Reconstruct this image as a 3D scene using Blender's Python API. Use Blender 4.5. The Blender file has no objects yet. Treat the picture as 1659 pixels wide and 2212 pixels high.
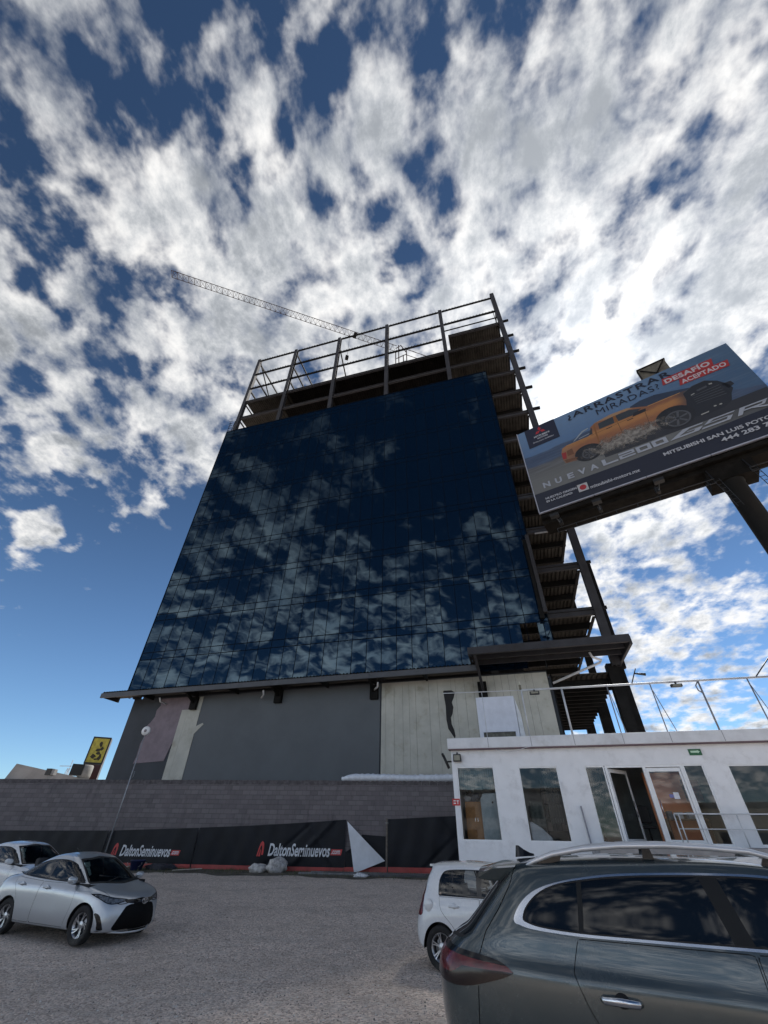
import bpy, math, random
import numpy as np
from mathutils import Matrix, Vector
R_ = math.radians
rnd = random.Random(7)
SC = bpy.context.scene
COL = SC.collection

# ------------------------------------------------------------ camera
CAM_F, CAM_H = 875.0, 1.95          # focal length in units of a 2212 px tall frame; eye height
def cam_matrix():
    z = Vector((17.0, 1106.0, -CAM_F)).normalized()
    f = Vector((0, 0, -1.0)); y = (f - z * f.dot(z)).normalized(); x = y.cross(z)
    return Matrix((x, y, z))
cd = bpy.data.cameras.new('camera'); cam = bpy.data.objects.new('camera', cd); COL.objects.link(cam)
cam.matrix_world = Matrix.Translation((0, 0, CAM_H)) @ cam_matrix().to_4x4()
cd.sensor_fit = 'VERTICAL'; cd.sensor_height = 24.0; cd.lens = 24.0 * CAM_F / 2212.0
cd.clip_start = 0.05; cd.clip_end = 5000
SC.camera = cam
SC.view_settings.view_transform = 'Standard'; SC.view_settings.look = 'None'
SC.view_settings.gamma = 1.0; SC.view_settings.exposure = EXPOSURE = 1.5
SC.cycles.max_bounces = 6; SC.cycles.transparent_max_bounces = 12
SC.cycles.use_denoising = True

# ------------------------------------------------------------ sun and sky
SUN_AZ, SUN_EL = 38.2, 49.0
SUN_DIR = Vector((math.sin(R_(SUN_AZ)) * math.cos(R_(SUN_EL)), math.cos(R_(SUN_AZ)) * math.cos(R_(SUN_EL)), math.sin(R_(SUN_EL))))
sl = bpy.data.lights.new('sun', 'SUN'); sun = bpy.data.objects.new('sun', sl); COL.objects.link(sun)
sl.energy = 2.0; sl.angle = R_(7); sl.color = (1.0, 0.95, 0.88)
sun.rotation_mode = 'QUATERNION'; sun.rotation_quaternion = SUN_DIR.to_track_quat('Z', 'Y'); sun.location = (0, 0, 90)

class NT:
    """tiny node-tree writer"""
    def __init__(s, tree): s.t = tree; s.n = tree.nodes; s.l = tree.links
    def add(s, typ, **kw):
        n = s.n.new(typ)
        for k, v in kw.items(): setattr(n, k, v)
        return n
    def put(s, sock, v):
        if isinstance(v, bpy.types.NodeSocket): s.l.new(v, sock)
        elif isinstance(v, (tuple, list, Vector)) and sock.type == 'RGBA' and len(v) == 3: sock.default_value = (*v, 1)
        else: sock.default_value = v
    def math(s, op, a, b=0.0, c=0.0, clamp=False):
        n = s.add('ShaderNodeMath', operation=op, use_clamp=clamp)
        for i, v in enumerate((a, b, c)): s.put(n.inputs[i], v)
        return n.outputs[0]
    def vec(s, op, a, b=(0, 0, 0), scale=None):
        n = s.add('ShaderNodeVectorMath', operation=op); s.put(n.inputs[0], a); s.put(n.inputs[1], b)
        if scale is not None: s.put(n.inputs['Scale'], scale)
        return n.outputs['Value'] if op in ('DOT_PRODUCT', 'LENGTH', 'DISTANCE') else n.outputs[0]
    def noise(s, v, scale, detail=4, rough=.5, dist=0.0, out='Fac', dim='3D'):
        n = s.add('ShaderNodeTexNoise', noise_dimensions=dim)
        s.put(n.inputs['Vector'], v); s.put(n.inputs['Scale'], scale); s.put(n.inputs['Detail'], detail)
        s.put(n.inputs['Roughness'], rough); s.put(n.inputs['Distortion'], dist)
        return n.outputs[out]
    def ramp(s, v, lo, hi, a=0.0, b=1.0, smooth=True):
        n = s.add('ShaderNodeMapRange', interpolation_type='SMOOTHSTEP' if smooth else 'LINEAR')
        for i, k in enumerate((v, lo, hi, a, b)): s.put(n.inputs[i], k)
        return n.outputs[0]
    def mix(s, f, a, b, typ='MIX'):
        n = s.add('ShaderNodeMix', data_type='RGBA', blend_type=typ)
        s.put(n.inputs[0], f); s.put(n.inputs[6], a); s.put(n.inputs[7], b)
        return n.outputs[2]
    def comb(s, x, y, z):
        n = s.add('ShaderNodeCombineXYZ')
        for i, v in enumerate((x, y, z)): s.put(n.inputs[i], v)
        return n.outputs[0]
    def sep(s, v):
        n = s.add('ShaderNodeSeparateXYZ'); s.put(n.inputs[0], v); return n.outputs

def azel(az, el):
    return (math.sin(R_(az)) * math.cos(R_(el)), math.cos(R_(az)) * math.cos(R_(el)), math.sin(R_(el)))

W = bpy.data.worlds.new('World'); SC.world = W; W.use_nodes = True
t = NT(W.node_tree); W.node_tree.nodes.clear()
tc = t.add('ShaderNodeTexCoord').outputs['Generated']
sky = t.add('ShaderNodeTexSky', sky_type='NISHITA', sun_disc=False, sun_elevation=R_(SUN_EL), sun_rotation=R_(SUN_AZ))
sky.altitude = 1800; sky.air_density = 1.0; sky.dust_density = 0.15; sky.ozone_density = 2.0
x_, y_, z_ = t.sep(tc)
zz = t.math('ADD', t.math('MAXIMUM', z_, 0.0), 0.26)
p = t.comb(t.math('DIVIDE', x_, zz), t.math('DIVIDE', y_, zz), 3.7)
# streets of broken cloud: warped fractal noise, stretched along the wind
# coverage: world-space directions where the cloud deck is thicker (+) or open (-)
COVER = [  # azimuth, elevation, radius in degrees, weight
    (10, 84, 50, .060), (20, 60, 34, .045), (-28, 57, 26, .03), (40, 42, 16, .10), (36, 24, 13, .07), (56, 62, 22, .05),
    (-38, 18, 15, -.22), (-72, 57, 12, -.09), (-62, 50, 7, -.09), (-66, 38, 6, .04), (-46, 27, 2.2, .10), (-41, 27, 1.8, .12), (-49, 19, 3, .10), (-20, 18, 20, -.24), (-28, 32, 7, -.16), (-43, 32, 7, -.12), (-31, 8, 18, -.22), (52, 33, 8, -.12), (-14, 50, 8, -.03),
    (46, 12, 8, .03), (20, 8, 10, -.10), (37, 13, 9, .06), (-50, 78, 4, -.10), (60, 50, 9, .08), (-52, 56, 12, .07), (-64, 62, 9, .06), (-37, 43, 8, .09), (-54, 42, 7, .03),
    (-80, 72, 9, -.06), (-60, 43, 4, .13), (-64, 47, 5, .10), (-49, 34, 3, .22), (-46, 26, 2.6, .26), (-43, 26, 2, .22), (-46, 23, 2, .2), (-36, 33, 2, .12), (170, 22, 22, .0), (175, 58, 44, -.20), (150, 40, 16, -.05), (200, 38, 18, .05), (135, 18, 16, .06), (150, 12, 20, -.05), (44, 18, 6, .03), (41, 14, 5, -.08), (48, 24, 5, -.10), (31, 48, 6, .05), (46, 38, 5, .06), (2, 50, 12, .04), (-35, 82, 14, .05), (60, 80, 10, .03)]
cov = 0.0
for a, e, r, w in COVER:
    d = t.vec('DOT_PRODUCT', tc, azel(a, e))
    cov = t.math('ADD', cov, t.ramp(d, math.cos(R_(r)), 1.0 - .25 * (1 - math.cos(R_(r))), 0.0, w))
w1 = t.noise(p, 2.3, 3, .55, out='Color')
pw = t.vec('ADD', p, t.vec('SCALE', t.vec('SUBTRACT', w1, (.5, .5, .5)), scale=.07))
mp = t.add('ShaderNodeMapping'); mp.inputs['Rotation'].default_value = (0, 0, R_(20)); mp.inputs['Scale'].default_value = (1.1, .95, 1)
t.put(mp.inputs['Vector'], pw); pm_ = mp.outputs[0]
n1 = t.noise(pm_, 3.6, 2, .5)
n2 = t.noise(pm_, 11.0, 4, .58)
n3 = t.noise(pm_, 30.0, 5, .60)
puff = t.math('SUBTRACT', t.noise(pm_, 17.0, 1.5, .5), .42)
dens = t.math('ADD', t.math('MULTIPLY', n1, .36), t.math('ADD', t.math('MULTIPLY', n2, .98), t.math('MULTIPLY', n3, .36)))
dens = t.math('ADD', dens, t.math('MULTIPLY', puff, .50))
dens = t.math('ADD', t.math('SUBTRACT', dens, .925), cov)
alpha = t.math('MULTIPLY', t.ramp(dens, -.13, .23), .97)
# a little thickness shading inside the cloud: thick middles greyer, thin rims white, all brighter towards the sun
sd = t.vec('DOT_PRODUCT', tc, tuple(SUN_DIR))
sunward = t.ramp(sd, .45, 1.0, 0.0, 1.0, smooth=False)
frontlit_fill = t.ramp(t.math('MULTIPLY', sd, -1.0), -.25, .75)      # clouds opposite the sun: front-lit, boosted further to fill the shaded yard
glow = t.math('POWER', t.math('MAXIMUM', sd, 0.0), 420.0)
glow2 = t.math('POWER', t.math('MAXIMUM', sd, 0.0), 26.0)
shade = t.ramp(t.math('ADD', t.math('MULTIPLY', dens, .5), t.math('MULTIPLY', t.math('SUBTRACT', t.noise(pm_, 8.0, 7, .66), .5), 1.25)), -.12, .34)
thick = shade
lum = t.math('SUBTRACT', t.math('ADD', .355, t.math('MULTIPLY', sunward, .06)), t.math('MULTIPLY', thick, .235))
lum = t.math('ADD', lum, t.math('MULTIPLY', frontlit_fill, 1.1))
lum = t.math('ADD', lum, t.math('ADD', t.math('MULTIPLY', glow, .30), t.math('MULTIPLY', glow2, .15)))
ccol = t.mix(thick, (1.0, .985, .96), (.86, .92, 1.0))
bg1 = t.add('ShaderNodeBackground'); t.put(bg1.inputs[0], t.vec('SCALE', t.mix(1.0, sky.outputs[0], (.76, .95, 1.07), 'MULTIPLY'), scale=t.ramp(z_, .05, .80, 1.55, .80))); bg1.inputs[1].default_value = SKY_STRENGTH = 0.0275
bg2 = t.add('ShaderNodeBackground'); t.put(bg2.inputs[0], ccol); t.put(bg2.inputs[1], lum)
mx = t.add('ShaderNodeMixShader'); t.put(mx.inputs[0], alpha); t.l.new(bg1.outputs[0], mx.inputs[1]); t.l.new(bg2.outputs[0], mx.inputs[2])
wo = t.add('ShaderNodeOutputWorld'); t.l.new(mx.outputs[0], wo.inputs[0])

# ------------------------------------------------------------ materials
MATS = {}
def pm(name, col, rough=.6, metal=0.0, var=.12, scale=3.0, bump=0.0, bscale=60.0, coat=0.0, spec=.5, dirt=None, dscale=1.2):
    """Principled material with soft colour variation, optional dirt patches and fine bump"""
    if name in MATS: return MATS[name]
    m = bpy.data.materials.new(name); m.use_nodes = True; t = NT(m.node_tree)
    b = m.node_tree.nodes['Principled BSDF']; oc = t.add('ShaderNodeTexCoord').outputs['Object']
    c = tuple(col)
    if var:
        f = t.noise(oc, scale, 5, .6)
        c = t.mix(t.ramp(f, .3, .7), tuple(x * (1 - var) for x in col), tuple(min(1, x * (1 + var)) for x in col))
    if dirt:
        c = t.mix(t.ramp(t.noise(oc, dscale, 6, .65), .5, .75, 0, .8), c, dirt)
    t.put(b.inputs['Base Color'], c)
    b.inputs['Metallic'].default_value = metal; b.inputs['Roughness'].default_value = rough
    b.inputs['Specular IOR Level'].default_value = spec; b.inputs['Coat Weight'].default_value = coat; b.inputs['Coat Roughness'].default_value = .04
    if bump:
        bn = t.add('ShaderNodeBump'); bn.inputs['Strength'].default_value = bump; bn.inputs['Distance'].default_value = .02
        t.put(bn.inputs['Height'], t.noise(oc, bscale, 6, .6)); t.l.new(bn.outputs[0], b.inputs['Normal'])
    MATS[name] = m; return m

def glass_mat(name, tint=(.02, .03, .035), see=.6, rough=.02):
    """window glass: see-through with a mirror-like coat"""
    m = bpy.data.materials.new(name); m.use_nodes = True; t = NT(m.node_tree); m.node_tree.nodes.clear()
    tr = t.add('ShaderNodeBsdfTransparent'); tr.inputs[0].default_value = (see, see * 1.02, see, 1)
    gl = t.add('ShaderNodeBsdfGlossy'); gl.inputs['Roughness'].default_value = rough; gl.inputs[0].default_value = (1, 1, 1, 1)
    fr = t.add('ShaderNodeFresnel'); fr.inputs[0].default_value = 1.5
    f = t.math('MULTIPLY', fr.outputs[0], 1.0, clamp=True)
    mx = t.add('ShaderNodeMixShader'); t.put(mx.inputs[0], f); t.l.new(tr.outputs[0], mx.inputs[1]); t.l.new(gl.outputs[0], mx.inputs[2])
    o = t.add('ShaderNodeOutputMaterial'); t.l.new(mx.outputs[0], o.inputs[0]); MATS[name] = m; return m

def emit_mat(name, col, k):
    m = bpy.data.materials.new(name); m.use_nodes = True
    b = m.node_tree.nodes['Principled BSDF']; b.inputs['Base Color'].default_value = (*col, 1)
    b.inputs['Emission Color'].default_value = (*col, 1); b.inputs['Emission Strength'].default_value = k
    MATS[name] = m; return m

# ------------------------------------------------------------ objects
def tag(o, label=None, cat=None, group=None, kind=None):
    if label: o['label'] = label
    if cat: o['category'] = cat
    if group: o['group'] = group
    if kind: o['kind'] = kind
    return o
def thing(name, label, cat, loc=(0, 0, 0), rotz=0.0, group=None):
    o = bpy.data.objects.new(name, None); COL.objects.link(o); o.location = loc; o.rotation_euler = (0, 0, rotz)
    o.empty_display_size = .2
    return tag(o, label, cat, group)

class MB:
    """collects faces, then links them as ONE mesh object"""
    def __init__(s): s.v = []; s.f = []; s.m = []; s.sm = []
    def face(s, pts, mi=0, smooth=False):
        i = len(s.v); s.v += [tuple(p) for p in pts]; s.f.append(tuple(range(i, i + len(pts)))); s.m.append(mi); s.sm.append(smooth)
    def box(s, x0, x1, y0, y1, z0, z1, mi=0, M=None):
        c = [(x, y, z) for z in (z0, z1) for y in (y0, y1) for x in (x0, x1)]
        if M is not None: c = [tuple(M @ Vector(p)) for p in c]
        i = len(s.v); s.v += c
        for q in ((0, 2, 3, 1), (4, 5, 7, 6), (0, 1, 5, 4), (2, 6, 7, 3), (0, 4, 6, 2), (1, 3, 7, 5)):
            s.f.append(tuple(i + k for k in q)); s.m.append(mi); s.sm.append(False)
    def bar(s, a, b, w, h=None, mi=0, up=(0, 0, 1)):
        h = h or w; a = Vector(a); b = Vector(b); d = b - a; L = d.length; d.normalize()
        u = Vector(up)
        if abs(d.dot(u)) > .98: u = Vector((0, 1, 0))
        sx = d.cross(u).normalized(); uz = sx.cross(d)
        M = Matrix((( sx.x, d.x, uz.x, a.x), (sx.y, d.y, uz.y, a.y), (sx.z, d.z, uz.z, a.z), (0, 0, 0, 1)))
        s.box(-w / 2, w / 2, 0, L, -h / 2, h / 2, mi, M)
    def tube(s, pts, r, n=8, mi=0, cap=True):
        pts = [Vector(p) for p in pts]; rings = []
        for k, p in enumerate(pts):
            d = (pts[min(k + 1, len(pts) - 1)] - pts[max(k - 1, 0)]).normalized()
            u = Vector((0, 0, 1)) if abs(d.z) < .9 else Vector((0, 1, 0))
            a = d.cross(u).normalized(); b = a.cross(d)
            rr = r[k] if isinstance(r, (list, tuple)) else r
            i = len(s.v); s.v += [tuple(p + a * (rr * math.cos(2 * math.pi * j / n)) + b * (rr * math.sin(2 * math.pi * j / n))) for j in range(n)]; rings.append(i)
        for i, j in zip(rings, rings[1:]):
            for k in range(n):
                s.f.append((i + k, i + (k + 1) % n, j + (k + 1) % n, j + k)); s.m.append(mi); s.sm.append(True)
        if cap:
            s.f.append(tuple(rings[0] + k for k in range(n))[::-1]); s.m.append(mi); s.sm.append(False)
            s.f.append(tuple(rings[-1] + k for k in range(n))); s.m.append(mi); s.sm.append(False)
    def lathe(s, prof, c=(0, 0, 0), axis='Y', n=40, mi=0, smooth=True, closed=False):
        """prof: (radius, along-axis)"""
        rings = []
        for r, h in prof:
            i = len(s.v)
            for j in range(n):
                a = 2 * math.pi * j / n; x, z = r * math.cos(a), r * math.sin(a)
                s.v.append((c[0] + x, c[1] + h, c[2] + z) if axis == 'Y' else (c[0] + x, c[1] + z, c[2] + h))
            rings.append(i)
        pr = list(zip(rings, rings[1:])) + ([(rings[-1], rings[0])] if closed else [])
        for i, j in pr:
            for k in range(n):
                s.f.append((i + k, i + (k + 1) % n, j + (k + 1) % n, j + k)); s.m.append(mi); s.sm.append(smooth)
    def prism(s, poly, y0, y1, mi=0, M=None):
        """poly: (x, z) outline extruded along y"""
        n = len(poly); a = [(x, y0, z) for x, z in poly]; b = [(x, y1, z) for x, z in poly]
        if M is not None: a = [tuple(M @ Vector(p)) for p in a]; b = [tuple(M @ Vector(p)) for p in b]
        i = len(s.v); s.v += a + b
        s.f.append(tuple(i + k for k in range(n))); s.f.append(tuple(i + n + k for k in range(n))[::-1]); s.m += [mi, mi]; s.sm += [False] * 2
        for k in range(n):
            s.f.append((i + k, i + n + k, i + n + (k + 1) % n, i + (k + 1) % n)); s.m.append(mi); s.sm.append(False)
    def blob(s, c, r, seed=0, n=10, mi=0, amp=.2, flat=1.0):
        q = random.Random(seed); i0 = len(s.v); ph = [q.uniform(0, 6.3) for _ in range(6)]
        for a in range(n + 1):
            th = math.pi * a / n
            for b in range(2 * n):
                f = math.pi * b / n
                d = Vector((math.sin(th) * math.cos(f), math.sin(th) * math.sin(f), math.cos(th)))
                k = 1 + amp * (math.sin(3 * d.x + ph[0]) * math.sin(4 * d.y + ph[1]) + .6 * math.sin(7 * d.z + ph[2] + 5 * d.x) + .4 * math.sin(11 * d.y + ph[3]))
                s.v.append((c[0] + d.x * r[0] * k, c[1] + d.y * r[1] * k, c[2] + d.z * r[2] * k * flat))
        for a in range(n):
            for b in range(2 * n):
                s.f.append((i0 + a * 2 * n + b, i0 + (a + 1) * 2 * n + b, i0 + (a + 1) * 2 * n + (b + 1) % (2 * n), i0 + a * 2 * n + (b + 1) % (2 * n))); s.m.append(mi); s.sm.append(True)
    def build(s, name, mats, parent=None, loc=(0, 0, 0), rot=(0, 0, 0), bevel=0.0, weld=False):
        me = bpy.data.meshes.new(name); me.from_pydata(s.v, [], s.f)
        if not isinstance(mats, (list, tuple)): mats = [mats]
        for m in mats: me.materials.append(m)
        me.polygons.foreach_set('material_index', s.m); me.polygons.foreach_set('use_smooth', s.sm); me.update()
        o = bpy.data.objects.new(name, me); COL.objects.link(o); o.location = loc; o.rotation_euler = rot
        if parent: o.parent = parent
        if weld:
            w = o.modifiers.new('w', 'WELD'); w.merge_threshold = .0005
        if bevel:
            b = o.modifiers.new('b', 'BEVEL'); b.width = bevel; b.segments = 2; b.limit_method = 'ANGLE'; b.angle_limit = R_(40)
        return o

def copy_tree(o, parent=None):
    c = o.copy(); COL.objects.link(c); c.parent = parent
    for ch in list(o.children): copy_tree(ch, c)
    return c

DEF_FONT = None
def text_polys(s, bold=0.0, shear=0.0, spacing=1.0):
    cu = bpy.data.curves.new('t', 'FONT'); cu.body = s; cu.offset = bold; cu.shear = shear; cu.space_character = spacing
    cu.resolution_u = 3
    ob = bpy.data.objects.new('t', cu); COL.objects.link(ob)
    dg = bpy.context.evaluated_depsgraph_get(); me = ob.evaluated_get(dg).to_mesh()
    v = [tuple(x.co) for x in me.vertices]; f = [tuple(q.vertices) for q in me.polygons]
    ob.evaluated_get(dg).to_mesh_clear(); bpy.data.objects.remove(ob); bpy.data.curves.remove(cu)
    return v, f
def add_text(mb, s, x0, x1, z0, z1, y=0.0, mi=0, bold=.02, shear=0.0, spacing=1.0, M=None):
    """flat lettering fitted to the rectangle x0..x1, z0..z1 in the xz plane, facing -y"""
    v, f = text_polys(s, bold, shear, spacing)
    if not v: return
    X = [p[0] for p in v]; Z = [p[1] for p in v]; ax, bx, az, bz = min(X), max(X), min(Z), max(Z)
    i = len(mb.v)
    for px, pz, _ in v:
        q = (x0 + (px - ax) / (bx - ax) * (x1 - x0), y, z0 + (pz - az) / (bz - az) * (z1 - z0))
        mb.v.append(tuple(M @ Vector(q)) if M is not None else q)
    for q in f: mb.f.append(tuple(i + k for k in q)); mb.m.append(mi); mb.sm.append(False)
# ------------------------------------------------------------ ground
def gz(x, y):
    k = min(1.0, max(0.0, (y - 11.0) / 13.5)); return .45 * k * k * (3 - 2 * k)
def ground():
    xs = np.unique(np.concatenate([np.linspace(-1500, -60, 12), np.linspace(-60, 60, 61), np.linspace(60, 1500, 12)]))
    ys = np.unique(np.concatenate([np.linspace(-1500, -20, 12), np.linspace(-20, 40, 61), np.linspace(40, 1500, 12)]))
    v = [(x, y, gz(x, y)) for y in ys for x in xs]; nx = len(xs)
    f = [(j * nx + i, j * nx + i + 1, (j + 1) * nx + i + 1, (j + 1) * nx + i) for j in range(len(ys) - 1) for i in range(nx - 1)]
    m = bpy.data.materials.new('gravel_yard'); m.use_nodes = True; t = NT(m.node_tree); b = m.node_tree.nodes['Principled BSDF']
    oc = t.add('ShaderNodeTexCoord').outputs['Object']
    vo = t.add('ShaderNodeTexVoronoi'); t.put(vo.inputs['Vector'], oc); vo.inputs['Scale'].default_value = 32.0
    vo2 = t.add('ShaderNodeTexVoronoi'); t.put(vo2.inputs['Vector'], oc); vo2.inputs['Scale'].default_value = 13.0
    r, g_, b_ = t.sep(vo.outputs['Color'])
    r2, _, _ = t.sep(vo2.outputs['Color'])
    stone = t.mix(r, (.31, .255, .22), (.88, .75, .65))
    stone = t.mix(t.ramp(r2, .6, 1.0, 0, .45), stone, (.72, .67, .62))
    big = t.noise(oc, .35, 5, .6); mid = t.noise(oc, 1.7, 4, .6)
    c = t.mix(t.ramp(big, .38, .66, 0, .6), stone, t.mix(.5, stone, (.46, .38, .32)))
    c = t.mix(t.ramp(mid, .45, .75, 0, .45), c, (.30, .265, .235))
    lane = t.noise(t.vec('MULTIPLY', t.vec('ADD', oc, (0, 0, 0)), (.16, .95, 1)), 1.0, 3, .55)
    c = t.mix(t.ramp(lane, .50, .66, 0, .18), c, (.27, .235, .205)); c = t.mix(t.ramp(lane, .44, .34, 0, .12), c, (.62, .55, .49))
    t.put(b.inputs['Base Color'], c); b.inputs['Roughness'].default_value = .88; b.inputs['Specular IOR Level'].default_value = .25
    bn = t.add('ShaderNodeBump'); bn.inputs['Strength'].default_value = .8; bn.inputs['Distance'].default_value = .02
    h = t.math('ADD', t.math('MULTIPLY', vo.outputs['Distance'], -1.0), t.math('MULTIPLY', t.noise(oc, 9.0, 5, .7), 1.4))
    t.put(bn.inputs['Height'], h); t.l.new(bn.outputs[0], b.inputs['Normal'])
    me = bpy.data.meshes.new('ground'); me.from_pydata(v, [], f); me.materials.append(m)
    for p in me.polygons: p.use_smooth = True
    o = bpy.data.objects.new('ground', me); COL.objects.link(o); tag(o, 'grey brown gravel yard of crushed stone', None, None, 'structure')
ground()
def gravel_bits():
    mb = MB(); q = random.Random(3)
    for k in range(5200):
        r = 8.0 + 12 * q.random() ** 1.6; a = R_(q.uniform(-46, 30)); x, y = r * math.sin(a), r * math.cos(a)
        s = q.uniform(.008, .02); z = gz(x, y)
        i = len(mb.v); an = q.uniform(0, 6.3)
        for j in range(4):
            mb.v.append((x + s * math.cos(an + j * 1.57) * q.uniform(.7, 1.3), y + s * math.sin(an + j * 1.57) * q.uniform(.7, 1.3), z - .002))
        mb.v.append((x + q.uniform(-.3, .3) * s, y, z + s * q.uniform(.5, 1.0))); mi = q.choice((0, 0, 1, 2))
        for j in range(4): mb.f.append((i + j, i + (j + 1) % 4, i + 4)); mb.m.append(mi); mb.sm.append(False)
    o = mb.build('loose_gravel', [pm('gravel_a', (.34, .32, .30), .9), pm('gravel_b', (.62, .60, .57), .9), pm('gravel_c', (.17, .16, .15), .9)])
    tag(o, 'loose stones lying on the gravel yard', 'gravel', None, 'stuff')
gravel_bits()

# ------------------------------------------------------------ block wall (local x = along, -y = towards the yard)
WALL_ROT = R_(-6.0); WALL_O = (0, 25, 0)
def block_mat():
    m = bpy.data.materials.new('dark_block'); m.use_nodes = True; t = NT(m.node_tree); b = m.node_tree.nodes['Principled BSDF']
    oc = t.add('ShaderNodeTexCoord').outputs['Object']; x, y, z = t.sep(oc)
    uv = t.comb(x, z, 0)
    br = t.add('ShaderNodeTexBrick'); t.put(br.inputs['Vector'], uv); br.inputs['Scale'].default_value = 1.0
    br.inputs['Brick Width'].default_value = .40; br.inputs['Row Height'].default_value = .20; br.inputs['Mortar Size'].default_value = .012
    br.inputs['Color1'].default_value = (.128, .117, .122, 1); br.inputs['Color2'].default_value = (.18, .165, .17, 1); br.inputs['Mortar'].default_value = (.10, .092, .096, 1)
    br.inputs['Mortar Smooth'].default_value = .3
    n = t.noise(oc, 1.1, 6, .65); c = t.mix(t.ramp(n, .35, .7), br.outputs['Color'], t.mix(.35, br.outputs['Color'], (.20, .17, .18)))
    n2 = t.noise(t.vec('MULTIPLY', oc, (1.2, 1, .35)), 2.0, 5, .7)
    c = t.mix(t.ramp(n2, .52, .72, 0, .55), c, (.075, .068, .073))
    t.put(b.inputs['Base Color'], c); b.inputs['Roughness'].default_value = .92
    bn = t.add('ShaderNodeBump'); bn.inputs['Strength'].default_value = .6; bn.inputs['Distance'].default_value = .02
    t.put(bn.inputs['Height'], t.math('ADD', t.math('MULTIPLY', br.outputs['Fac'], -1.0), t.math('MULTIPLY', t.noise(oc, 30, 4, .7), .8)))
    t.l.new(bn.outputs[0], b.inputs['Normal']); return m
def wall():
    r = thing('block_wall', 'long dark grey concrete block wall behind the parked cars, banners tied along its foot', 'wall', WALL_O, WALL_ROT)
    mb = MB()
    q = random.Random(5); x = -42.0
    mb.box(-42, 6.5, 0, .2, -.3, 3.85)
    mb.build('wall', block_mat(), r)
    mb = MB()
    while x < 6.0:                      # top course, a little uneven
        L = .396; mb.box(x, x + L, -.004 + q.uniform(-.006, .006), .2 + q.uniform(-.004, .004), 3.852, 4.04 + q.uniform(-.012, .012)); x += .405
    mb.build('top_course', pm('top_block', (.10, .09, .094), .92, 0, .35, 5, .4, 40), r)
    for k in range(9):                  # pillars of the same block every six metres, only just proud
        pass
    return r
wall_root = wall()

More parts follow.
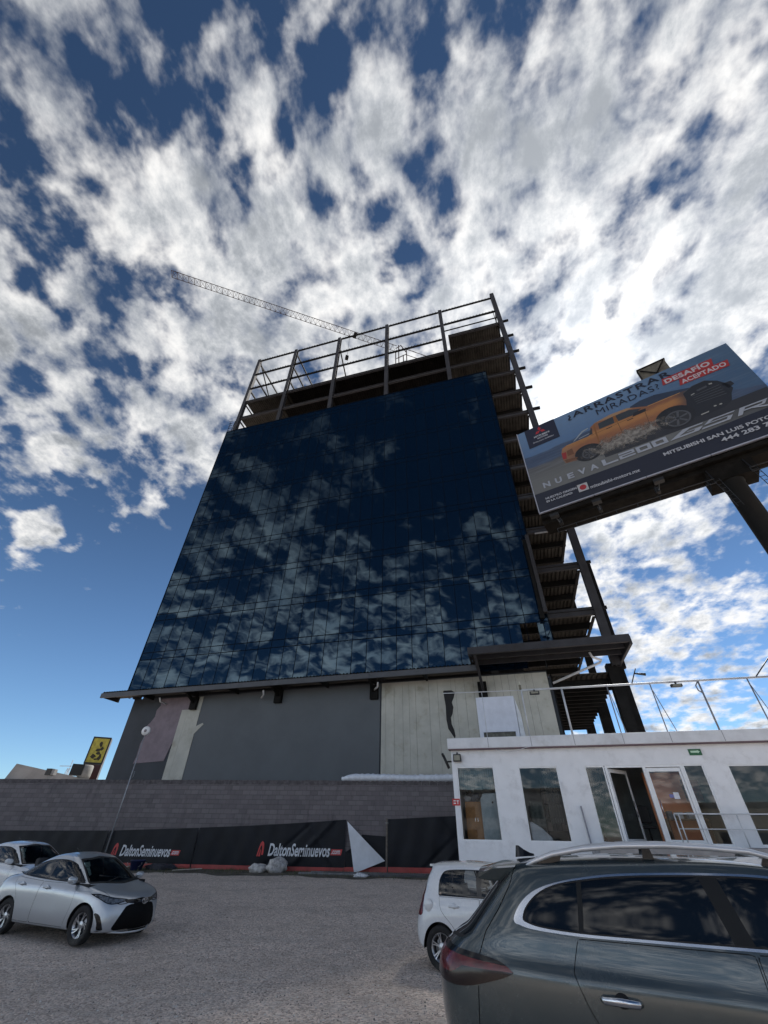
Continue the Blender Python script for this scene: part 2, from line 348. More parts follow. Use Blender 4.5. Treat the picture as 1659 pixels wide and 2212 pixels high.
# banners: cloth with folds, printed lettering as a thin sheet in front
BLK = pm('banner_black', (.006, .008, .013), .45, 0, .25, 2.0, .12, 14, spec=.22)
REDB = pm('banner_red', (.34, .035, .03), .5, 0, .2, 2)
LETW = pm('banner_white_print', (.62, .64, .68), .5, 0, .12, 4)
LETR = pm('banner_red_print', (.50, .04, .04), .5, 0, .15, 4)
def fold(x, z, amp=.02, k=0.0):
    return amp * (math.sin(1.3 * x + k) * .8 + .5 * math.sin(2.9 * x + 1.6 * z + k) + .25 * math.sin(7 * x - 2.3 * z))
def banner(x0, x1, zt0, zt1, zb=.44, amp=.03, k=0.0, label='', logos=(), red=True, sag=0.0, diag=None):
    r = thing('banner', label, 'banner', WALL_O, WALL_ROT, 'advertising banners tied along the block wall')
    mb = MB(); nx = max(8, int((x1 - x0) * 14)); nz = 24; mi = 0
    def dg(x, z):
        if not diag: return 0.0
        return diag * math.exp(-((x - x0 - (x1 - x0) * .75 - (z - 1.3) * 1.1) / .16) ** 2) - diag * .7 * math.exp(-((x - x0 - (x1 - x0) * .6 - (z - 1.3) * 1.3) / .12) ** 2) + diag * .6 * math.exp(-((x - x0 - (x1 - x0) * .86 + (z - 1.3) * .9) / .1) ** 2)
    def pt(u, w):
        x = x0 + u * (x1 - x0); zt = zt0 + u * (zt1 - zt0) - sag * math.sin(math.pi * u); z = zb + .2 + w * (zt - zb - .2)
        y = -.14 - fold(x, z, amp, k)
        y -= dg(x, z)
        return (x, y, z)
    for i in range(nx):
        for j in range(nz):
            mb.face([pt(i / nx, j / nz), pt((i + 1) / nx, j / nz), pt((i + 1) / nx, (j + 1) / nz), pt(i / nx, (j + 1) / nz)], 0, True)
    mb.build('cloth', BLK, r, weld=True)
    if red:
        mb = MB()
        for i in range(nx):
            a, b = pt(i / nx, 0), pt((i + 1) / nx, 0)
            mb.face([(a[0], a[1] - .02, zb + .01 * math.sin(a[0] * 3)), (b[0], b[1] - .02, zb + .01 * math.sin(b[0] * 3)), (b[0], b[1] - .002, b[2]), (a[0], a[1] - .002, a[2])], 0, True)
        mb.build('red_border', REDB, r, weld=True)
    for (lx0, lx1, lz, h) in logos:     # emblem, italic name, small red tab
        w = lx1 - lx0
        def wrap(mb2):
            mb2.v = [(x, -.152 - fold(x, z, amp, k) - dg(x, z), z) for x, y, z in mb2.v]
        em = MB(); e0 = lx0; ew = .55 * h * 1.15
        # two leaning strokes under a curved peak
        def stroke(pts):
            for (a, b), (c, d) in zip(pts, pts[1:]): pass
        out = [(0, 0), (.16, 0), (.34, .62), (.46, .86), (.62, .98), (.80, .86), (.86, .55), (.84, .1), (.66, .1), (.66, .55), (.60, .72), (.50, .62), (.40, .36), (.30, 0)]
        em.face([(e0 + ew * 1.6 * a, 0, lz - .08 * h + h * 1.25 * b) for a, b in out])
        em.face([(e0 + ew * 1.6 * a, 0, lz - .08 * h + h * 1.25 * b) for a, b in ((.34, 0), (.56, 0), (.56, .5), (.5, .42))])
        wrap(em); em.build('emblem', LETR, r)
        tx = MB(); add_text(tx, 'DaltonSeminuevos', e0 + .15 * w, lx0 + .86 * w, lz - .04 * h, lz + h * .98, bold=.022, shear=.22); wrap(tx); tx.build('lettering', LETW, r)
        tb = MB(); tb.face([(lx0 + .865 * w, 0, lz + .12 * h), (lx0 + .985 * w, 0, lz + .12 * h), (lx0 + w, 0, lz + .58 * h), (lx0 + .875 * w, 0, lz + .58 * h)]); wrap(tb)
        tb2 = MB(); add_text(tb2, '.com', lx0 + .875 * w, lx0 + .975 * w, lz + .2 * h, lz + .5 * h, bold=.02, shear=.2)
        tb2.v = [(x, -.157 - fold(x, z, amp, k) - dg(x, z), z) for x, y, z in tb2.v]
        tb.build('web_tab', LETR, r); tb2.build('small_lettering', LETW, r)
    return r
banner(-22.5, -13.75, 1.75, 1.86, k=.4, label='black banner at the left end of the wall, half hidden by the white sedan', logos=[(-20.6, -16.9, .92, .42)], amp=.025)
banner(-13.7, -9.05, 1.86, 2.02, k=1.1, label='black banner with white italic lettering hanging right above the silver sedan', logos=[(-13.35, -9.7, .90, .43)], amp=.02)
banner(-9.0, -1.62, 2.03, 2.42, k=2.0, label='wide creased black banner with white italic lettering, left of the folded white corner', logos=[(-5.95, -1.72, 1.02, .47)], amp=.025, diag=.05, sag=.03)
banner(.45, 4.6, 2.46, 2.66, zb=.50, k=3.3, label='plain black banner without lettering between the wooden post and the white office', amp=.05, diag=.05)
def loose_corner():
    r = thing('loose_banner', 'banner torn loose, its white back folded down into a triangle', 'banner', WALL_O, WALL_ROT, 'advertising banners tied along the block wall')
    mb = MB(); n = 14
    A, B, C = Vector((-1.55, -.20, 2.36)), Vector((.33, -.34, .92)), Vector((-1.07, -.30, .47))
    for i in range(n):
        for j in range(n - i):
            def P(a, b):
                u, v = a / n, b / n; p = A + (B - A) * u + (C - A) * v
                p.y -= .10 * math.sin(3.0 * u + 1.2 * v) + .03 * math.sin(9 * v + 4 * u); return p
            mb.face([P(i, j), P(i + 1, j), P(i, j + 1)], 0, True)
            if j < n - i - 1: mb.face([P(i + 1, j), P(i + 1, j + 1), P(i, j + 1)], 0, True)
    mb.build('folded_white_back', pm('banner_back', (.62, .65, .70), .6, 0, .06, 3), r, weld=True)
    mb = MB(); mb.face([(-1.58, -.06, .66), (.33, -.06, .70), (.33, -.09, 1.80), (-.8, -.1, 1.86), (-1.2, -.1, 1.4), (-1.58, -.06, 1.2)])
    mb.build('rear_cloth', BLK, r)  # black middle piece of the banner, behind the flap
    mb = MB(); mb.face([(-1.6, -.16, .46), (.4, -.16, .50), (.4, -.14, .70), (-1.6, -.14, .66)]); mb.build('red_border', REDB, r)
loose_corner()
p = thing('timber_post', 'thin weathered wooden post standing against the wall beside the torn banner', 'post', WALL_O, WALL_ROT)
mb = MB(); mb.box(.34, .42, -.13, -.05, .3, 2.5); mb.build('post', pm('old_timber', (.16, .14, .12), .9, 0, .3, 8), p, bevel=.006)
mb = MB(); mb.box(.30, .46, -.132, -.128, 2.3, 2.33); mb.build('tie', pm('wire_tie', (.3, .3, .3), .5, .5), p)

def tarp_roll():
    mb = MB(); pts = []; q = random.Random(9); n = 60
    for i in range(n + 1):
        u = i / n; x = -2.0 + 7.0 * u
        r = .16 * min(1, .55 + 6 * u) * (1 + .06 * math.sin(9 * u) + .05 * q.uniform(-1, 1)); pts.append((x, .05, 4.04 + r * .82, r))
    mb.tube([(a, b, c) for a, b, c, _ in pts], [d for *_, d in pts], 14)
    mb.v = [(x, y * 1.5 + .02 * math.sin(13 * x + 9 * z), z + .012 * math.sin(31 * x + 20 * y)) for x, y, z in mb.v]
    o = mb.build('rolled_tarp', pm('white_tarp', (.66, .70, .76), .55, 0, .10, 6, .3, 9), None, WALL_O, (0, 0, WALL_ROT))
    tag(o, 'long white rolled tarpaulin lying along the top of the block wall beside the office', 'tarpaulin')
tarp_roll()

# things lying along the foot of the wall
def wl(x, y, z=0):      # wall-local -> world
    c, s = math.cos(WALL_ROT), math.sin(WALL_ROT); return (WALL_O[0] + c * x - s * y, WALL_O[1] + s * x + c * y, z)
def sack(x, y, r, seed, lab):
    X, Y, _ = wl(x, y); mb = MB(); mb.blob((0, 0, r[2] * .7), r, seed, 12, 0, .16)
    mb.v = [(a, b, max(c, 0)) for a, b, c in mb.v]
    o = mb.build('rubble_sack', pm('sack_white', (.50, .48, .46), .8, 0, .35, 9, .6, 14), None, (X, Y, gz(X, Y) - .01), (0, 0, .4 * seed))
    tag(o, lab, 'sack', 'white sacks at the foot of the banner')
sack(-5.35, -1.1, (.38, .26, .20), 1, 'small crumpled white sack, left of the bigger pale sack under the banner')
sack(-4.55, -.9, (.55, .34, .32), 2, 'big pale bulging sack with grey folds lying under the lettered banner')
for k, (x0, x1, y, z, a, col, lab) in enumerate([
        (-3.0, 3.2, -.75, .05, .5, 'pipe_grey', 'longest grey steel tube, furthest back of the tubes on the weeds'),
        (-2.2, 4.2, -1.05, .05, -1.0, 'pipe_dark', 'dark steel tube in the middle of the heap below the torn banner'),
        (-3.4, 2.2, -1.35, .05, .8, 'pipe_grey', 'pale grey tube at the front left of the heap below the torn banner'),
        (-.4, 4.0, -1.6, .05, -.6, 'pipe_dark', 'dark tube lying nearest the white hatchback')]):
    mb = MB(); L = x1 - x0
    for d in (-.05, .05): mb.bar((0, d, 0), (L, d, 0), .07, .07)
    X, Y, _ = wl(x0, y); o = mb.build('steel_tube', pm(col, (.16, .165, .18) if col == 'pipe_grey' else (.07, .072, .08), .5, .3, .25, 3), None, (X, Y, gz(X, Y) + z), (0, 0, WALL_ROT + R_(a)))
    tag(o, lab, 'steel tube', 'steel tubes lying in front of the wall')
X, Y, _ = wl(-.55, -1.9); mb = MB(); mb.blob((0, 0, .05), (.35, .14, .08), 6, 8, 0, .25); mb.v = [(a, b, max(c, 0)) for a, b, c in mb.v]
tag(mb.build('paper_scrap', pm('scrap_white', (.6, .62, .66), .6, 0, .3, 12), None, (X, Y, gz(X, Y))), 'crumpled white scrap on the tubes in front of the torn banner', 'scrap')
def bucket():
    X, Y, _ = wl(-10.95, -1.5); r = thing('blue_tub', 'low dark blue plastic tub on the weeds right of the silver sedan', 'tub', (X, Y, gz(X, Y)))
    mb = MB(); mb.lathe([(.0, .02), (.24, .02), (.31, .34), (.33, .34), (.33, .37), (.29, .37), (.22, .05), (0, .05)], axis='Z', n=24)
    mb.build('tub', pm('tub_blue', (.012, .022, .085), .45, 0, .2, 6), r)
    mb = MB()
    mb.tube([(.33 * math.cos(a), .33 * math.sin(a) * .3 - .3, .3 - .18 * math.sin(a)) for a in np.linspace(0, math.pi, 9)], .008, 6)
    mb.build('handle', pm('tub_wire', (.3, .3, .32), .4, .8), r)
bucket()
X, Y, _ = wl(-10.0, -1.1); mb = MB(); mb.blob((0, 0, .10), (.65, .3, .16), 13, 10, 0, .22); mb.v = [(a, b, max(c, 0)) for a, b, c in mb.v]
tag(mb.build('cloth_heap', pm('heap_dark', (.035, .035, .045), .85, 0, .4, 8, .5, 12), None, (X, Y, gz(X, Y))), 'dark heap of cloth beside the blue tub', 'cloth')
for k, (x, y, L, a, lab) in enumerate([(-9.3, -1.3, 1.3, 4, 'pale wooden plank beside the dark cloth heap'), (-12.1, -1.1, 1.5, -14, 'pale plank propped between the silver sedan and the blue tub')]):
    X, Y, _ = wl(x, y); mb = MB(); mb.box(0, L, -.05, .05, 0, .03)
    tag(mb.build('plank', pm('plank_pale', (.42, .38, .33), .8, 0, .2, 8), None, (X, Y, gz(X, Y) + .02), (0, R_(-3 if k == 0 else -9), R_(a)), bevel=.004), lab, 'plank', 'planks on the weeds')
def weeds():
    mb = MB(); q = random.Random(11)
    for k in range(9000):
        x = q.uniform(-15, 6.5); y = -.25 - abs(q.gauss(0, .85))
        if y < -3: continue
        if math.sin(x * 1.7) + math.sin(x * .6 + 2) + q.uniform(-1.2, 1.2) < -.6: continue
        X, Y, _ = wl(x, y); z = gz(X, Y); h = q.uniform(.03, .15); a = q.uniform(0, 6.3); w = q.uniform(.006, .014)
        dx, dy = math.cos(a), math.sin(a); l = q.uniform(.02, .10); b = q.uniform(0, 6.3)
        mb.face([(X - dx * w, Y - dy * w, z - .003), (X + dx * w, Y + dy * w, z - .003), (X + math.cos(b) * l, Y + math.sin(b) * l, z + h)], q.choice((0, 0, 1, 2)))
    o = mb.build('grass', [pm('grass_a', (.07, .09, .03), .8), pm('grass_b', (.14, .12, .06), .85), pm('grass_c', (.05, .06, .025), .8)])
    tag(o, 'low weeds and dry grass along the foot of the wall', 'grass', None, 'stuff')
    # soil strip the weeds grow in
    v = []; f = []; n = 80
    for i in range(n + 1):
        x = -24 + 31 * i / n
        for y in (-.02, -1.2, -2.3 + .35 * math.sin(x * 1.3) + .2 * math.sin(x * 3.1)):
            X, Y, _ = wl(x, y); v.append((X, Y, gz(X, Y) + (.03 if y > -1.3 else .002)))
    for i in range(n):
        for j in range(2): a = i * 3 + j; f.append((a, a + 3, a + 4, a + 1))
    me = bpy.data.meshes.new('soil_strip'); me.from_pydata(v, [], f); me.materials.append(pm('soil', (.10, .088, .07), .95, 0, .45, 2.2, .8, 30, dirt=(.055, .06, .03), dscale=2.0))
    for p_ in me.polygons: p_.use_smooth = True
    o = bpy.data.objects.new('soil_strip', me); COL.objects.link(o); tag(o, 'strip of weedy soil along the wall', None, None, 'structure')
weeds()

# lamp on a thin pole in front of the wall
X, Y = -13.45, 26.15
r = thing('pole_lamp', 'thin grey pole topped by a round white lamp, in front of the block wall', 'lamp', (X, Y, .4))
mb = MB(); mb.tube([(0, 0, 0), (0, 0, 5.75)], [.035, .022], 8); mb.tube([(0, 0, 3.6), (.12, 0, 3.75), (.12, 0, 4.0)], .01, 6); mb.build('pole', pm('galv', (.35, .37, .40), .5, .5, .2), r)
mb = MB(); mb.lathe([(0, -.10), (.20, -.10), (.235, -.05), (.235, .04), (.1, .10), (0, .10)], (0, 0, 5.95), n=26); mb.build('lamp_head', pm('lamp_white', (.75, .73, .72), .5, 0, .1), r)
mb = MB(); mb.lathe([(0, -.13), (.07, -.13), (.08, -.10)], (0, 0, 5.95), n=16); mb.build('lens', pm('lamp_lens', (.25, .22, .22), .3), r)

# ------------------------------------------------------------ far things beyond the wall on the left
def at(az, el, d): v = azel(az, el); k = d / math.hypot(v[0], v[1]); return Vector((v[0] * k, v[1] * k, CAM_H + v[2] * k))
def sign_tower():
    D = 60.0; P = at(-30.9, 0, D); r = thing('sign_tower', 'tall yellow and dark red sign tower seen left of the glass building', 'sign', (P.x, P.y, 0), R_(22))
    mb = MB(); mb.box(-.95, .75, -.5, .5, 0, 9.8); mb.build('tower_body', pm('tower_grey', (.13, .125, .13), .7), r)
    mb = MB(); mb.box(-.93, .73, -.52, -.503, 5.0, 7.25); mb.build('red_panel', pm('sign_red', (.045, .012, .015), .6), r)
    mb = MB(); mb.box(-.98, .78, -.62, -.53, 7.3, 9.85); mb.build('sign_frame', pm('sign_black', (.01, .01, .01), .5), r)
    mb = MB(); mb.box(-.84, .64, -.64, -.625, 7.45, 9.7); mb.build('sign_face', pm('sign_yellow', (.42, .36, .05), .5, 0, .25, 3), r)
    mb = MB(); q = random.Random(4)
    for cx, cz, w, h in ((.0, 9.15, .22, .5), (.22, 8.75, .2, .35), (-.1, 8.6, .32, .3), (-.35, 8.0, .3, .45), (.3, 7.95, .25, .5), (0, 7.75, .3, .2), (.05, 8.3, .25, .3)):
        n = 9; mb.face([(cx + w * .9 * math.cos(2 * math.pi * k / n) * q.uniform(.55, 1.1), -.645, cz + h * .6 * math.sin(2 * math.pi * k / n) * q.uniform(.6, 1.1)) for k in range(n)])
    mb.build('dark_figures', pm('sign_ink', (.03, .025, .01), .6), r)
sign_tower()
def warehouse():
    P = at(-35.0, 0, 75); r = thing('warehouse', 'low grey shed with a sloping roof, far left beyond the wall', 'shed', (P.x, P.y, 0), R_(35))
    mb = MB(); mb.box(-11, 9, 0, 12, 0, 6.1); mb.build('wall', pm('shed_wall', (.30, .28, .27), .8), r)
    mb = MB(); mb.prism([(-3.6, 6.1), (-3.0, 8.2), (5.5, 7.0), (9.2, 6.4), (9.2, 6.1)], .5, 10); mb.build('roof', pm('shed_roof', (.27, .265, .26), .6, 0, .15, .6), r)
    mb = MB(); mb.box(-11.5, -2.2, -.6, 2, 6.15, 6.35); mb.build('low_roof', pm('shed_edge', (.45, .44, .44), .6), r)
    P = at(-34.25, 0, 62); r = thing('roof_vent', 'small dark roof vent on a post, above the wall left of the yellow sign', 'vent', (P.x, P.y, 0))
    mb = MB(); mb.box(-.12, .12, -.12, .12, 0, 4.5 + 1.3); mb.build('post', pm('vent_post', (.2, .18, .18), .7), r)
    mb = MB(); mb.box(-.45, .1, -.3, .3, 6.25, 6.85); mb.box(.1, .42, -.25, .25, 6.3, 6.8, 1); mb.box(-.14, .14, -.14, .14, 5.8, 6.25, 1); mb.build('hood', [pm('vent_dark', (.02, .02, .02), .6), pm('vent_grey', (.2, .2, .2), .6)], r)
    P = at(-32.0, 0, 58); r = thing('water_tank', 'grey rounded tank with a black front panel, at the foot of the yellow sign tower', 'tank', (P.x, P.y, 0), R_(30))
    mb = MB(); mb.box(-.75, .3, -.5, .5, 6.1, 7.05); mb.build('black_panel', pm('tank_black', (.01, .011, .011), .5), r)
    mb = MB(); mb.lathe([(0, 5.9), (.55, 5.9), (.6, 6.1), (.6, 6.95), (.5, 7.05), (0, 7.05)], (.55, .1, 0), 'Z', 20); mb.box(-.3, 1.1, -.5, .6, 0, 5.9, 0); mb.build('tank', pm('tank_grey', (.23, .23, .22), .7), r)
    P = at(-32.9, 0, 160); r = thing('pylon', 'faint thin lattice pylon far off left of the yellow sign', 'pylon', (P.x, P.y, 0))
    mb = MB()
    for a in (-1, 1):
        for b in (-1, 1): mb.bar((a * 2.2, b * 2.2, 0), (a * .3, b * .3, 15), .12)
    for z in range(0, 15, 3):
        w = 2.2 - 1.9 * z / 15; w2 = 2.2 - 1.9 * (z + 3) / 15
        mb.bar((-w, -w, z), (w2, -w2, z + 3), .08); mb.bar((w, -w, z), (-w2, -w2, z + 3), .08)
    mb.bar((-3, 0, 15.5), (3, 0, 15.5), .15); mb.bar((-3.5, 0, 13), (3.5, 0, 13), .15); mb.bar((0, 0, 15), (0, 0, 17), .12)
    mb.build('lattice', pm('pylon_grey', (.4, .42, .45), .6), r)
warehouse()
# ------------------------------------------------------------ unfinished glass tower (local x along the front, +y into the building)
FROT = R_(-16.5); FO = (0, 30, 0)
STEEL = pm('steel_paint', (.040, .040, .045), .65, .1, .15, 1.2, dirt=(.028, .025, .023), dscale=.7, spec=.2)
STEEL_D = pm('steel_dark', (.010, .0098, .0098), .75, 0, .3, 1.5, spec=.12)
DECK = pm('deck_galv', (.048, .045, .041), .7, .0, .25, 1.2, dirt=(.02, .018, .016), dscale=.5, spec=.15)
DECK_SHADE = pm('deck_shaded', (.010, .009, .009), .9, 0, .3, 1, spec=.05)  # middle-bay deck undersides: their shade is put into the colour
def curtain_mat():
    m = bpy.data.materials.new('curtain_glass'); m.use_nodes = True; t = NT(m.node_tree); m.node_tree.nodes.clear()
    oc = t.add('ShaderNodeTexCoord').outputs['Object']; x, y, z = t.sep(oc)
    cell = t.comb(t.math('FLOOR', t.math('DIVIDE', t.math('ADD', x, 21.9), 1.155)), t.math('FLOOR', t.math('DIVIDE', t.math('SUBTRACT', z, 13.4), 3.6)), 0)
    wn = t.add('ShaderNodeTexWhiteNoise'); wn.noise_dimensions = '3D'; t.put(wn.inputs['Vector'], cell)
    tilt = t.vec('SCALE', t.vec('SUBTRACT', wn.outputs['Color'], (.5, .5, .5)), scale=.007)
    wav = t.vec('SCALE', t.vec('SUBTRACT', t.noise(t.vec('MULTIPLY', oc, (.55, 1, .9)), 1.0, 1, .5, out='Color'), (.5, .5, .5)), scale=.022)
    geo = t.add('ShaderNodeNewGeometry').outputs['Normal']
    nrm = t.vec('NORMALIZE', t.vec('ADD', geo, t.vec('ADD', tilt, wav)))
    gl = t.add('ShaderNodeBsdfGlossy'); gl.inputs['Roughness'].default_value = .012
    r, g, b = t.sep(wn.outputs['Color'])
    t.put(gl.inputs[0], t.mix(r, (.027, .040, .051), (.033, .047, .058))); t.l.new(nrm, gl.inputs['Normal'])
    df = t.add('ShaderNodeBsdfDiffuse'); df.inputs[0].default_value = (.0012, .0055, .014, 1)
    ad = t.add('ShaderNodeAddShader'); t.l.new(gl.outputs[0], ad.inputs[0]); t.l.new(df.outputs[0], ad.inputs[1])
    o = t.add('ShaderNodeOutputMaterial'); t.l.new(ad.outputs[0], o.inputs[0]); return m
COLS = (-21.0, -14.6, -7.4, .05, 7.9, 15.3)
FLOORS = [13.9 + 3.6 * k for k in range(11)]     # 13.9 .. 49.9
def deck_mb(x0, x1, y0, y1, z, per=.30, h=.075):
    mb = MB(); n = int(round((x1 - x0) / per)); per = (x1 - x0) / n; prof = []
    for i in range(n):
        x = x0 + i * per; prof += [(x, z), (x + per * .38, z), (x + per * .5, z + h), (x + per * .88, z + h)]
    prof.append((x1, z))
    for (a, za), (b, zb) in zip(prof, prof[1:]): mb.face([(a, y0, za), (a, y1, za), (b, y1, zb), (b, y0, zb)])
    mb.box(x0, x1, y0, y1, z + h + .002, z + h + .07)
    return mb
def tower():
    r = thing('unfinished_tower', 'tall unfinished tower with dark blue glass front and bare steel floors at top and right', 'building', FO, FROT)
    cw = MB(); G0, G1, GZ = -21.9, 11.9, 43.5
    xs = [G0 + 1.155 * k for k in range(31)]; x1 = xs[-1]    # 12.75
    X = x1 - 1.155 * .7
    # glass sheet left of, above and below the missing pane
    cw.box(G0, 10.05, -.30, -.27, 10.45, GZ); cw.box(10.05, 11.2, -.30, -.27, 13.45, GZ); cw.box(11.2, X, -.302, -.27, 10.9, GZ)
    g = cw.build('curtain_wall', curtain_mat(), r)
    ml = MB()
    for k, x in enumerate(xs[:-1]):
        ml.box(x - .022, x + .022, -.312, -.304, 10.45 if x < 10 else 10.9, GZ)
    for z in [13.45 + 3.6 * k for k in range(9)]:
        for d in (0, .62): ml.box(G0, X, -.316, -.305, z + d - .028, z + d + .028)
    ml.box(G0 - .06, G0, -.34, .2, 10.45, GZ + .1); ml.box(X + .003, X + .06, -.34, .1, 10.9, GZ + .1); ml.box(G0, X, -.34, .1, GZ + .003, GZ + .09)
    ml.build('glazing_bars', pm('bar_navy', (.003, .006, .012), .7, 0, 0, spec=.05), g)
    mb = MB(); mb.box(10.0, 10.05, -.27, .1, 10.45, 13.45); mb.box(11.2, 11.25, -.268, .1, 10.45, 13.45); mb.build('opening_frame', STEEL_D, r)
    # columns
    for i, x in enumerate(COLS):
        mb = MB(); w = .24 if i < 5 else .26; top = 60.9 if i < 5 else 61.6
        # I section
        mb.box(x - w, x + w, -.22, -.18, 10.3, top); mb.box(x - w, x + w, .18, .22, 10.3, top); mb.box(x - .02, x + .02, -.178, .178, 10.3, top)
        if i in (0, 5): mb.box(x - w, x - w + .03, -.178, .178, 10.3, top); mb.box(x + w - .03, x + w, -.178, .178, 10.3, top)
        mb.build('column', STEEL, r)
    for x in COLS:
        for y in (8.0, 16.0):
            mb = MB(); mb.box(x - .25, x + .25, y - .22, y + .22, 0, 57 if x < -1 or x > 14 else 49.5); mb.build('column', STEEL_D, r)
    # open roof frame: perimeter beams with the rows of studs along their tops
    for z, th in ((60.3, .30), (56.5, .34), (52.9, .30)):
        for x0, x1_ in zip(COLS, COLS[1:]):
            if z == 52.9 and x0 > 7: continue
            mb = MB(); mb.box(x0 + .25, x1_ - .25, -.16, -.02, z, z + th * .35); mb.box(x0 + .25, x1_ - .25, -.11, -.07, z + th * .353, z + th * .8); mb.box(x0 + .25, x1_ - .25, -.16, -.02, z + th * .803, z + th)
            for k in range(int((x1_ - x0 - .6) / .42)): mb.box(x0 + .5 + .42 * k, x0 + .57 + .42 * k, -.12, -.05, z + th + .002, z + th + .24)
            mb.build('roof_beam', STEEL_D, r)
    mb = MB(); mb.box(8.1, 15.1, -.12, -.04, 54.9, 55.1); mb.build('roof_beam', STEEL_D, r)
    mb = MB()     # side and back members of the open frame
    for x in (COLS[0], COLS[1]):
        for z in (60.2, 56.6, 53.0): mb.bar((x, .2, z), (x, 16, z), .16, .24)
    mb.bar((-20.8, 0, 60.2), (-20.8, 8, 53.2), .14); mb.bar((-14.6, 8, 60.2), (-14.6, 16, 53.2), .14)
    mb.bar((-7.3, .3, 58.3), (-7.0, 8, 50.2), .16)
    for y, zs in ((8.0, (57.0, 53.3)), (16.0, (56.0, 52.6))):
        for z in zs: mb.bar((-21, y, z), (8.0 if y == 8 else 15.3, y, z), .12, .2)
    mb.bar((15.2, .2, 57.5), (15.2, 16, 57.5), .14, .2); mb.bar((15.2, .2, 55.0), (15.2, 16, 55.0), .1, .14); mb.bar((14.9, .5, 57.5), (14.9, .5, 50), .07)
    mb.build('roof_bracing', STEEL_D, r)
    mb = MB(); mb.box(-7.0, -6.3, 6.0, 6.1, 51.2, 53.4); mb.box(-19.6, -18.6, 5.0, 5.1, 50.6, 53.0)
    mb.build('loose_panel', pm('panel_beige', (.30, .28, .22), .7), r)
    # floor decks
    for k, z in enumerate(FLOORS + [53.5]):
        x0 = COLS[0] if z < 53 else 8.5
        if z < 43: x0 = 7.9 if z > 14 else 7.9
        xe = 15.1
        if x0 < 0: deck_mb(-14.4, 7.85, .25, 16.0, z + .32).build('floor_deck', DECK_SHADE, r); deck_mb(x0, -14.42, .25, 16.0, z + .32).build('floor_deck', DECK, r)
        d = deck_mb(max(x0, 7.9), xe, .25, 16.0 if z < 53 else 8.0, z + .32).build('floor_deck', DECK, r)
        mb = MB()      # edge beam with studs
        mb.box(x0, xe, -.14, .12, z - .20, z - .165); mb.box(x0, xe, -.03, .01, z - .163, z + .16); mb.box(x0, xe, -.14, .12, z + .163, z + .20)
        mb.box(x0, xe, .13, .24, z + .21, z + .46)
        mb.build('edge_beam', STEEL, r)
        mb = MB()
        for y in (2.6, 5.2, 7.9, 10.6, 13.2, 15.8):
            if z > 53 and y > 8: break
            mb.box(x0, xe + .05, y - .12, y + .12, z - .16, z + .30)
        for x in COLS:
            if x >= x0 - .1: mb.box(min(x, 15.0) - .1, min(x, 15.0) + .1, .3, 16.0 if z < 53 else 8.0, z - .22, z - .163)
        mb.build('floor_beam', STEEL_D, d)
        mb = MB(); mb.box(15.56, 16.25, -.1, .1, z + .12, z + .42) if 30 < z else mb.box(15.56, 15.9, -.08, .08, z + .15, z + .35)
        mb.build('beam_stub', STEEL_D, r)
    mb = MB(); mb.box(-21.6, 9.8, 1.2, 1.3, 10.6, 43.2); mb.box(-14.3, 8.3, 15.2, 15.3, 42, 49.6); mb.box(-14.3, 8.3, 5.2, 5.3, 43.2, 49.6); mb.build('added_screen', pm('inner_dark', (.02, .02, .022), .9), r)  # added screens: one closes off the glass, upper ones block sky light
    mb = MB(); mb.bar((-22.0, -.2, 43.6), (-22.4, .2, 46.3), .06); mb.bar((-21.4, -.2, 43.6), (-21.7, .2, 46.3), .06)
    for k in range(5): mb.bar((-22.05 - .08 * k, -.15, 44 + .5 * k), (-21.45 - .08 * k, -.15, 44 + .5 * k), .04)
    mb.build('ladder', STEEL_D, r)
    # slender outer column on the right and the pale strip at the glass edge
    mb = MB(); mb.box(15.75, 16.05, .9, 1.25, 10.4, 18.3); mb.build('column', STEEL_D, r)
    mb = MB(); mb.box(11.75, 12.0, -.9, -.55, 13.9, 20.3); mb.box(11.45, 11.75, -.8, -.6, 13.5, 14.3, 1); mb.box(11.5, 11.72, -.75, -.55, 14.31, 20.0, 1); mb.build('hoist_mast', [STEEL, STEEL_D], r)
    for z, s in ((10.45, 1), (20.7, 0)):
        if not s: mb = MB(); mb.box(12.6, 15.0, -.18, -.145, z, z + .14); mb.build('pale_ledge', pm('ledge', (.22, .21, .20), .6), r)
    # ---- lower storeys: cladding
    grey = pm('clad_grey', (.095, .107, .120), .75, 0, .07, .5, .12, 1.5, dirt=(.082, .092, .104), dscale=.35)
    dk = pm('clad_dark', (.040, .047, .058), .8, 0, .12, .7)
    mauve = pm('clad_mauve', (.20, .165, .19), .85, 0, .14, 1.5, .2, 12)
    cream = pm('clad_cream', (.42, .42, .38), .75, 0, .10, 1.0, .15, 8, dirt=(.27, .255, .20), dscale=.9)
    mb = MB(); mb.box(-21.2, 11.1, .0, .25, 0, 10.3); mb.build('backing_wall', dk, r)
    mb = MB(); mb.box(-14.45, -.05, -.06, -.004, 0, 10.2); mb.build('grey_panel', grey, r)
    mb = MB(); mb.prism([(-18.45, 10.2), (-18.35, 9.7), (-18.6, 9.35), (-18.55, 8.9), (-18.8, 8.5), (-19.1, 8.2), (-18.95, 7.6), (-19.1, 7.0), (-19.05, 6.2), (-19.15, 5.75), (-16.5, 5.85), (-16.25, 6.9), (-15.4, 8.0), (-15.3, 10.2)], -.04, -.004); mb.build('mauve_patch', mauve, r)
    mb = MB()
    for x0, x1_, z1 in ((-16.15, -15.62, 9.25), (-15.61, -15.07, 9.27), (-15.06, -14.47, 10.15)): mb.box(x0, x1_, -.075 - .01 * (x0 > -15.5), -.045, 0, z1)
